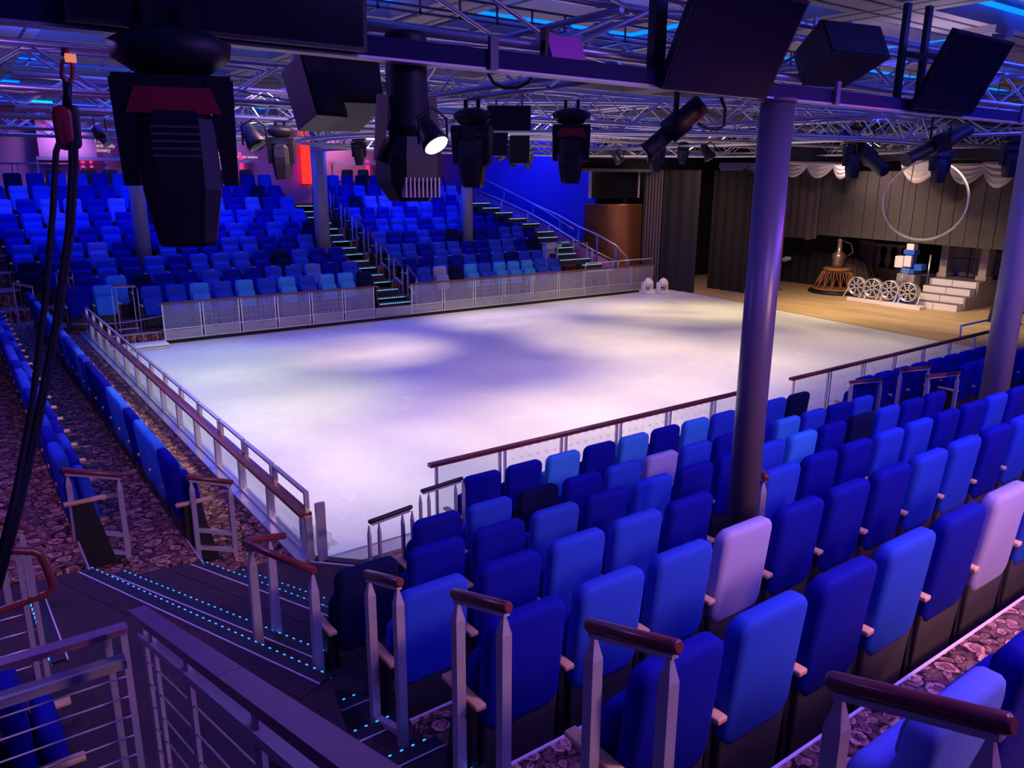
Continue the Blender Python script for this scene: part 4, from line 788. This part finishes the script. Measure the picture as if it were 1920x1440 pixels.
for i, px in enumerate((1213, 1241)):
    p = K(px, 551, 'Z', 0.0); t = thing('floor_moving_head', ('left' if i == 0 else 'right') + ' white moving head lamp standing on the ice corner', 'stage light', (p.x, p.y, .01), 0, 'white moving heads on the floor')
    m = MB(); m.box((-.22, -.18, 0), (.22, .18, .12)); m.obj('base', WHITE, t)
    for sx in (-1, 1): m = MB(); m.box((sx * .2 - .03, -.07, .12), (sx * .2 + .03, .07, .42)); m.obj('yoke_arm', WHITE, t)
    MB().lathe([(.0, -.14), (.10, -.14), (.15, .0), (.15, .12), (.11, .16), (0, .16)], (0, 0, .38), n=18, M=Matrix.Rotation(.9, 4, 'X')).obj('head', WHITE, t)

# ------------------------------------------------------------------ overhead: beam, trusses, lamps, screens, speakers
BY = 3.6; BZ = 4.55
METALD = mat('dark_steel', (.10, .07, .16), .5)
t = thing('ceiling_beam', 'long dark blue steel beam crossing above the near seats', 'beam', (-1.5, BY, BZ)); MB().box((0, -.03, 0), (14, .05, .09)).obj('web', mat('beam_paint', (.018, .016, .075), .7, spec=.1), t); MB().box((0, -.035, -.012), (14, .055, 0)).obj('edge_strip', METAL, t)
for x in (3.92, 7.0, 10.1): MB().box((x, -.06, -.01), (x + .05, -.035, .15)).obj('clamp_plate', METALD, t)
def truss(a, b, s, r, label, bay=.5, rb=.012, group='box trusses under the ceiling', h=None, tri=False):
    a = Vector(a); b = Vector(b); d = (b - a); L = d.length; d.normalize(); nr = Vector((-d.y, d.x, 0)); t = thing('lighting_truss', label, 'truss', a, 0, group); h = h or s
    cs = [nr * -s / 2, nr * s / 2, nr * -s / 2 + Vector((0, 0, h)), nr * s / 2 + Vector((0, 0, h))]
    for c in cs: MB().tube([c, c + d * L], r, 10).obj('chord', ALU, t)
    n = max(2, int(round(L / bay))); m = MB()
    for (i, j) in ((0, 2), (1, 3), (0, 1), (2, 3)):
        for k in range(n):
            u0 = L * k / n; u1 = L * (k + 1) / n; p, q = (cs[i] + d * u0, cs[j] + d * u1) if k % 2 == 0 else (cs[j] + d * u0, cs[i] + d * u1); m.tube([p, q], rb, 6, cap=False)
    m.obj('lattice', ALU, t, kind='stuff'); return t
truss((-.6, 4.22, K(850, 66, 'Y', 4.02).z), (14, 4.22, K(850, 66, 'Y', 4.02).z), .40, .033, 'nearest box truss with violet lit tubes right above the camera', bay=.95, rb=.014)
tn = ['second', 'third', 'fourth', 'fifth', 'sixth', 'seventh']
for i, (y, z, s) in enumerate(((8.35, 4.72, .36), (10.6, 4.72, .34), (13.4, 4.8, .40), (16.6, 4.8, .40), (19.6, 4.8, .40), (23.0, 4.95, .40))):
    truss((-3 if i != 1 else .9, y, z), (20 if i < 5 else 17.5, y, z), s, .025, tn[i] + ' silver box truss from the camera spanning the hall sideways', bay=.55)
for i, x in enumerate((4.12, 9.2, 14.4, 19.4)):
    truss((x, 4.2 if i == 0 else 5.2, 4.74), (x, 22.4, 4.74), .36, .025, tn[i][:0] + ['leftmost', 'second', 'third', 'rightmost'][i] + ' silver box truss running from the near seats to the far bank', bay=.6)
# oval truss
t = thing('oval_truss', 'oval silver ring truss hanging over the middle of the rink', 'truss', (12.2, 12.6, 4.62)); rx_, ry_ = 7.0, 5.6; N = 64
for (dr_, dz) in ((0, 0), (.4, 0), (0, .4), (.4, .4)):
    MB().tube([((rx_ - dr_) * math.cos(a * 2 * PI / N), (ry_ - dr_) * math.sin(a * 2 * PI / N), dz) for a in range(N)], .026, 8, closed=True).obj('chord', ALU, t)
m = MB()
for k in range(N):
    a0 = k * 2 * PI / N; a1 = (k + 1) * 2 * PI / N; z0, z1 = (0, .4) if k % 2 else (.4, 0)
    for dr_ in (0, .4): m.tube([((rx_ - dr_) * math.cos(a0), (ry_ - dr_) * math.sin(a0), z0), ((rx_ - dr_) * math.cos(a1), (ry_ - dr_) * math.sin(a1), z1)], .013, 6, cap=False)
m.obj('lattice', ALU, t, kind='stuff')
# catwalk / cable tray
for i, (y, z) in enumerate(((6.6, 5.35), (12, 5.35), (18, 5.4))):
    t = thing('cable_tray', ['nearest', 'middle', 'farthest'][i] + ' dark ladder cable tray under the ceiling', 'cable tray', (-2, y, z), 0, 'ladder cable trays')
    m = MB()
    for dy in (-.25, .25):
        for dz in (0, .16): MB().box((0, dy - .01, dz), (24, dy + .01, dz + .02)).obj('side_rail', GREY, t)
    for k in range(60): m.box((k * .4, -.25, 0), (k * .4 + .02, .25, .02)); m.box((k * .4, -.26, 0), (k * .4 + .02, -.25, .18))
    m.obj('rungs', GREY, t, kind='stuff')

def moving_head(p, s, rz, label, red=True, scale_len=1.0, group='hanging moving head lamps'):
    "base box, yoke with two arms, tapered head pointing straight down; s = overall scale; p = top of base"
    t = thing('moving_head_lamp', label, 'stage light', p, rz, group)
    MB().lathe([(.10, 0), (.17, -.02), (.25, -.06), (.24, -.13), (.15, -.19), (.08, -.20)], n=8).obj('base', BLACK, t)
    t_ = t.children[0]; t_.scale = (s, s * .8, s)
    m = MB(); m.hexa([(-.245, -.105, -.31), (.245, -.105, -.31), (.245, .105, -.31), (-.245, .105, -.31), (-.235, -.09, -.20), (.235, -.09, -.20), (.235, .09, -.20), (-.235, .09, -.20)]); o = m.obj('yoke_bridge', BLACK, t); o.scale = (s, s, s)
    if red: m = MB(); m.hexa([(-.19, -.118, -.36), (.19, -.118, -.36), (.19, -.104, -.36), (-.19, -.104, -.36), (-.15, -.118, -.255), (.15, -.118, -.255), (.15, -.10, -.255), (-.15, -.10, -.255)]); o = m.obj('red_trim', RED, t); o.scale = (s, s, s)
    for sx in (-1, 1):
        m = MB(); m.hexa([(sx * .205 - .03, -.06, -.66), (sx * .205 + .03, -.06, -.66), (sx * .205 + .03, .06, -.66), (sx * .205 - .03, .06, -.66), (sx * .19 - .055, -.11, -.22), (sx * .19 + .055, -.11, -.22), (sx * .19 + .055, .11, -.22), (sx * .19 - .055, .11, -.22)]); o = m.obj('yoke_arm', BLACK, t); o.scale = (s, s, s)
    m = MB(); ring = lambda w, d, z: [(-w, -d * .6, z), (-w * .6, -d, z), (w * .6, -d, z), (w, -d * .6, z), (w, d * .6, z), (w * .6, d, z), (-w * .6, d, z), (-w, d * .6, z)]
    V = ring(.12, .10, -.32) + ring(.155, .14, -.38) + ring(.16, .14, -.68) + ring(.12, .12, -.92) + ring(.11, .11, -.94)
    V = [(x, y, z if z > -.6 else -.6 + (z + .6) * scale_len) for x, y, z in V]
    m.add(V, [tuple(range(8))[::-1], tuple(range(32, 40))] + [(l * 8 + i, l * 8 + (i + 1) % 8, l * 8 + 8 + (i + 1) % 8, l * 8 + 8 + i) for l in range(4) for i in range(8)]); o = m.obj('head', BLACK, t); o.scale = (s, s, s)
    m = MB()
    for k in range(5): m.box((-.10, -.145, -.42 - k * .03), (.10, -.139, -.41 - k * .03))
    o = m.obj('cooling_fins', GREY, t); o.scale = (s, s, s)
    for sx in (-.08, .08): m = MB(); m.box((sx - .02, -.02, -.02), (sx + .02, .02, .10)); o = m.obj('hook_clamp', PED, t); o.scale = (s, s, s)
    return t
RZC = -.64      # fixtures roughly face the camera
p = K(315, 50, 'Y', 3.42); moving_head((p.x, p.y, p.z), .90, -.3, 'large black moving head lamp with red yoke trim hanging at upper left', scale_len=.95)
p = K(885, 203, 'Y', 6.6); moving_head((p.x, p.y, p.z), .78, -.9, 'dark blue moving head hanging in front of the right far column', red=False)
p = K(1072, 203, 'Y', 6.05); moving_head((p.x, p.y, p.z), .74, -.64, 'moving head with red trim hanging before the blue wall')
more = [(525, 238, 10.5, .72, 'moving head hanging left of the red pillar'), (668, 262, 13.5, .6, 'small moving head hanging above the far aisle'), (1055, 272, 12, .0, ''), (1545, 265, 10, .95, 'moving head hanging before the swags right of the big column'), (1605, 262, 9, .75, 'grey moving head beside the slanted lamp over the stage'),
        (1768, 275, 8.6, .72, 'moving head hanging inside the outline of the hoop'), (1905, 262, 8.2, .75, 'moving head cut by the right picture edge'), (1228, 262, 12, .8, 'small grey moving head over the bronze booth'), (1355, 268, 12.5, .6, 'small moving head left of the big column')]
more = [(525, 236, 10.5, .85, 'moving head hanging left of the red pillar'), (672, 256, 13.4, .62, 'small moving head hanging above the far aisle'), (1232, 258, 11.5, .85, 'small grey moving head over the bronze booth'), (1282, 266, 13, .62, 'tiny moving head left of the big column'),
        (1605, 258, 8.2, .88, 'moving head hanging before the swags right of the big column'), (1768, 268, 6.8, .80, 'moving head hanging inside the outline of the hoop'), (1903, 255, 6.2, .85, 'moving head cut by the right picture edge'), (962, 262, 12.5, .62, 'small moving head hanging before the blue wall'), (990, 275, 15, .62, 'farther small moving head before the blue wall')]
for px, py, y, s, lab in more:
    p = K(px, py, 'Y', y); moving_head(p, s * .85, -.64, lab, red=False)
# tall black cylinder lamp with vents
p = K(760, 62, 'Y', 3.75); t = thing('cylinder_lamp', 'tall black cylindrical lamp with finned tail hanging through the beam', 'stage light', p); 
MB().lathe([(.10, 0), (.105, -.02), (.105, -.42), (.115, -.43), (.115, -.46), (.10, -.47), (.10, -.60)], n=24).obj('barrel', BLACK, t)
m = MB(); ring = lambda w, d, z: [(-w, -d * .6, z), (-w * .6, -d, z), (w * .6, -d, z), (w, -d * .6, z), (w, d * .6, z), (w * .6, d, z), (-w * .6, d, z), (-w, d * .6, z)]
V = ring(.11, .11, -.50) + ring(.15, .14, -.60) + ring(.15, .14, -.72) + ring(.09, .10, -.82); m.add(V, [tuple(range(8))[::-1], tuple(range(24, 32))] + [(l * 8 + i, l * 8 + (i + 1) % 8, l * 8 + 8 + (i + 1) % 8, l * 8 + 8 + i) for l in range(3) for i in range(8)]); m.obj('tail_housing', BLACK, t)
m = MB()
for k in range(9): m.box((-.10 + k * .024, -.145, -.80), (-.092 + k * .024, -.10, -.70))
m.obj('cooling_fins', METAL, t)
for sx in (-1, 1): MB().bar((sx * .14, 0, -.30), (sx * .17, 0, -.62), .05, .03, upv=(0, 1, 0)).obj('yoke_arm', BLACK, t)
# lit par
def par(p, s, d, label, lens=LAMPW, body=BLACK):
    "can lamp pointing along d"
    t = thing('par_lamp', label, 'stage light', p, 0, 'can lamps on the trusses'); q = Vector(d).normalized().to_track_quat('Z', 'Y').to_matrix().to_4x4()
    MB().lathe([(.03 * s, -.26 * s), (.07 * s, -.22 * s), (.10 * s, -.02 * s), (.12 * s, .04 * s), (.115 * s, .06 * s)], n=18, M=q).obj('can', body, t); MB().lathe([(.108 * s, .061 * s), (.10 * s, .072 * s), (0, .078 * s)], n=18, M=q).obj('lens', lens, t)
    MB().tube([(-.14 * s, 0, -.04 * s), (-.14 * s, 0, .18 * s), (0, 0, .26 * s), (.14 * s, 0, .18 * s), (.14 * s, 0, -.04 * s)], .012 * s, 6).obj('bracket', BLACK, t); return t
p = K(812, 262, 'Y', 3.35); par(p, .55, (.16, -.55, -.70), 'glowing white round lamp shining beside the cylinder lamp')
for i, (px, py, y) in enumerate(((478, 266, 9.5), (940, 292, 14), (1330, 292, 10.5), (1160, 300, 14))):
    par(K(px, py, 'Y', y), 1.0, (.3, -.5, -.8), ON[i] + ' dark unlit finned can lamp from the left under the trusses', lens=SCREEN, body=BLACK)
# profile spots (long tubes)
def profile(a, b, r, label):
    a = Vector(a); b = Vector(b); t = thing('profile_spot', label, 'stage light', a, 0, 'slanted profile spots'); d = b - a; L = d.length
    MB().tube([Vector((0, 0, 0)), d * .02, d * .30, d * .32, d * .62], [r * .8, r, r, r * 1.25, r * 1.25], 14).obj('rear_housing', BLACK, t); MB().tube([d * .6, d * .62, d * .95, d], [r * .8, r * .85, r * .85, r * 1.0], 14).obj('lens_tube', BLACK, t)
    mid = d * .48; sd = Vector((d.y, -d.x, 0)).normalized() * r * 1.6; MB().tube([mid + sd, mid + sd + Vector((0, 0, r * 3.5)), mid - sd + Vector((0, 0, r * 3.5)), mid - sd], r * .16, 6).obj('bracket', BLACK, t); return t
profile(K(1318, 192, 'Y', 4.0), K(1212, 285, 'Y', 4.3), .075, 'large slanted black profile spot left of the big column'); profile(K(1818, 240, 'Y', 4.1), K(1698, 300, 'Y', 4.3), .072, 'slanted black profile spot hanging in front of the swags')
profile(K(1660, 322, 'Y', 7.6), K(1580, 250, 'Y', 8.6), .12, 'short slanted grey spot between two moving heads')
profile(K(178, 240, 'Y', 9.5), K(202, 270, 'Y', 9.4), .05, 'small black spot silhouetted against the wall text')
t = thing('cable_loop', 'thick black cable looping beside the slanted profile spot', 'cable', K(1350, 185, 'Y', 3.8)); o = Vector(t.location); MB().tube([K(*q, 'Y', 3.8) - o for q in ((1352, 183), (1360, 205), (1358, 235), (1345, 243), (1325, 240), (1310, 232))], .012, 8).obj('cable_run', RUBBER, t)
t = thing('cable_loop', 'black cable sagging from the beam over the far trusses', 'cable', K(915, 140, 'Y', 4.2)); o = Vector(t.location); MB().tube([K(*q, 'Y', 4.2) - o for q in ((915, 138), (925, 155), (945, 165), (970, 165), (990, 155), (998, 142))], .010, 8).obj('cable_run', RUBBER, t)
# flat screens and speakers
def screen(c, w, h, tilt, rz, label):
    t = thing('flat_screen', label, 'screen', c, rz, 'switched off flat screens'); m = Matrix.Rotation(tilt, 4, 'X')
    def tb(a, b, mm, nm): q = MB().box(a, b); q.v = [tuple(m @ Vector(v)) for v in q.v]; q.obj(nm, mm, t)
    tb((0, 0, 0), (w, .05, h), BLACK, 'casing'); tb((.02, -.004, .02), (w - .02, .001, h - .02), SCREEN, 'glass'); tb((w * .4, .05, h * .2), (w * .6, .10, h * .8), GREY, 'wall_mount')
screen(K(1240, 167, 'Y', 3.5), K(1436, 190, 'Y', 3.5).x - K(1240, 167, 'Y', 3.5).x, .62, .45, 0, 'big black flat screen above the near column at top')
screen(K(386, 66, 'Y', 3.5) + Vector((-.5, 0, 0)), K(689, 106, 'Y', 3.5).x - K(386, 66, 'Y', 3.5).x + .5, .62, .05, 0, 'big black flat screen at the top left above the lamps')
screen(K(1712, 205, 'Y', 3.5), K(1820, 222, 'Y', 3.5).x - K(1712, 205, 'Y', 3.5).x, .62, .45, 0, 'black flat screen tilted near the upper right corner')
def speaker(c, w, d, h, rx, rz, label, m=BLACK):
    t = thing('loudspeaker', label, 'speaker', c, rz, 'loudspeakers in the rig'); R_ = Matrix.Rotation(rx, 4, 'X')
    def hb(P, mm, nm): q = MB().hexa([tuple(R_ @ Vector(v)) for v in P]); return q.obj(nm, mm, t)
    hb([(-w / 2, -d / 2, -h), (w / 2, -d / 2, -h), (w * .36, d / 2, -h), (-w * .36, d / 2, -h), (-w / 2, -d / 2, 0), (w / 2, -d / 2, 0), (w * .36, d / 2, 0), (-w * .36, d / 2, 0)], m, 'cabinet')
    hb([(-w * .47, -d / 2 - .012, -h * .96), (w * .47, -d / 2 - .012, -h * .96), (w * .47, -d / 2 - .001, -h * .96), (-w * .47, -d / 2 - .001, -h * .96), (-w * .47, -d / 2 - .012, -h * .04), (w * .47, -d / 2 - .012, -h * .04), (w * .47, -d / 2 - .001, -h * .04), (-w * .47, -d / 2 - .001, -h * .04)], SCREENG, 'grille')
    for s in (-.3, .3): MB().box((s * w - .012, -.012, 0), (s * w + .012, .012, .15)).obj('hanger', METAL, t)
SCREENG = mat('speaker_grille', (.008, .008, .014), .7, noise=(90, .3))
p = K(628, 128, 'Y', 4.6); speaker(p, .42, .40, .30, -.35, -.2, 'black wedge loudspeaker under the beam at upper left centre')
p = K(570, 122, 'Y', 4.5); speaker(p, .22, .22, .34, -.35, .3, 'narrow dark loudspeaker leaning beside the wedge one')
p = K(1560, 75, 'Y', 3.9); speaker(p, .62, .40, .28, -.5, -.2, 'large black loudspeaker between the two right flat screens')
p = K(955, 200, 'Y', 7.0); speaker(p, .45, .35, .25, .0, -.64, 'grey loudspeaker with two handle slots beside the moving head', m=GREY)
p = K(925, 232, 'Y', 8.6); speaker(p, .34, .3, .40, 0, -.5, 'grey box loudspeaker behind the moving head', m=GREY); p = K(972, 250, 'Y', 10); speaker(p, .3, .3, .45, 0, -.5, 'narrow grey loudspeaker at the edge of the blue wall', m=GREY)
p = K(650, 180, 'Y', 16); 
t = thing('rigging_cabinet', 'wide dark blue panel hanging above the swags right of the big column', 'panel', K(1462, 262, 'Y', 12.5)); MB().box((0, 0, 0), (3.8, .3, .52)).obj('face', mat('dark_panel', (.02, .02, .05), .6), t); MB().box((0, -.02, -.05), (3.8, .3, 0)).obj('bottom_edge', mat('pale_edge', (.7, .6, .5), .5), t)
t.location.z -= .5
t = thing('rigging_cabinet', 'black panel above the stage behind the slanted profile spot', 'panel', K(1700, 300, 'X', 20)); MB().box((0, -2.3, .0), (.3, 2.4, .8)).obj('face', BLACK, t)
t = thing('header_truss', 'dark grey header bar above the bronze booth and curtains', 'truss', (17.3, 20.9, K(1150, 322, 'Y', 20.9).z)); MB().box((0, 0, 0), (4.6, .3, .1)).obj('lower_bar', GREY, t); MB().box((0, 0, .45), (4.6, .3, .7)).obj('upper_bar', GREY, t); MB().box((0, .32, .0), (4.6, .36, .5)).obj('back_plate', DRAPEK, t)
t = thing('flood_panel', 'flat magenta lit flood panel clamped to the nearest truss', 'stage light', K(1062, 98, 'Y', 3.85)); o = Vector(t.location); q = MB(); R_ = Matrix.Rotation(-.9, 4, 'X') @ Matrix.Rotation(0, 4, 'Z'); q.box((-.13, -.012, -.10), (.13, .02, .10)); q.v = [tuple(Matrix.Rotation(-.45, 4, 'X') @ Vector(v)) for v in q.v]; q.obj('face_plate', mat('magenta_plate', (.62, .10, .62), .5), t); MB().box((-.16, 0, -.09), (-.135, .05, .12)).obj('bracket', BLACK, t)
t = thing('hanging_bracket', 'black vertical bracket with a warm lamp at its foot beside the screen', 'bracket', K(1228, 150, 'Y', 3.65)); MB().box((-.05, -.03, 0), (.05, .03, .9)).obj('post', BLACK, t); MB().box((-.06, -.05, -.015), (.05, .04, 0)).obj('warm_lamp', BULB, t)
for i, px in enumerate((1688, 1728)):
    t = thing('hanging_bracket', ('left' if i == 0 else 'right') + ' notched steel bracket left of the right flat screen', 'bracket', K(px - 8, 193, 'Y', 3.65), 0, 'twin steel brackets'); MB().box((-.03, -.02, 0), (.03, .02, .75)).obj('post', BLACK, t); MB().box((.03, -.02, .35), (.30, .02, .40)).obj('arm', BLACK, t)
# pulley and ropes at left
t = thing('pulley_hoist', 'red pulley block on shackles with long black ropes at the left', 'hoist', K(125, 100, 'Y', 2.6)); o = Vector(t.location); Q = lambda px, py: K(px, py, 'Y', 2.6) - o
MB().tube([Q(122, 90), Q(122, 106)], .010, 8).obj('hook', RED, t); MB().box(tuple(Q(130, 110) - Vector((.012, .01, .010))), tuple(Q(130, 110) + Vector((.016, .0, .012)))).obj('tag', mat('orange_tag', (.9, .3, .15), .5, emit=(1, .3, .12), es=.7), t)  # tag is no lamp, its brightness is put in as emission
MB().tube([Q(116, 122), Q(119, 115), Q(125, 112), Q(133, 116), Q(136, 124), Q(135, 145), Q(130, 155), Q(122, 153), Q(116, 142)], .006, 6, closed=True).obj('shackle', RED, t)
MB().tube([Q(126, 155), Q(126, 205)], .012, 8).obj('swivel', BLACK, t); 
m = MB(); c = Q(119, 240); m.pad(.045, .05, -.06, .06, -.012, .012, .02, .006, n=3); m.v = [(x + c.x, y + c.y, z + c.z) for x, y, z in m.v]; m.obj('cheek_plate', RED, t)
m = MB(); c = Q(138, 238); m.pad(.035, .04, -.06, .06, -.03, .0, .015, .006, n=3); m.v = [(x + c.x, y + c.y + .03, z + c.z) for x, y, z in m.v]; m.obj('cheek_plate', BLACK, t)
for pts, nm in (([(112, 265), (105, 285), (99, 400), (85, 560), (60, 760), (30, 920), (-5, 1060)], 0), ([(134, 262), (134, 320), (128, 430), (105, 600), (66, 800), (30, 960), (-10, 1100)], 1), ([(141, 262), (141, 320), (134, 430), (110, 600), (72, 800), (36, 960), (-2, 1100)], 2)):
    MB().tube([K(px, py, 'Y', 2.6 - .06 * i) - o for i, (px, py) in enumerate(pts)], .0085, 8).obj('rope', ROPE, t)
# thin wires
t = thing('steel_wire', 'thin pale wire drooping across the trusses at upper left', 'wire', K(405, 160, 'Y', 5)); o = Vector(t.location); MB().tube([K(*q, 'Y', 5) - o for q in ((400, 160), (470, 175), (560, 192), (640, 202), (720, 205))], .005, 5).obj('strand', METAL, t)
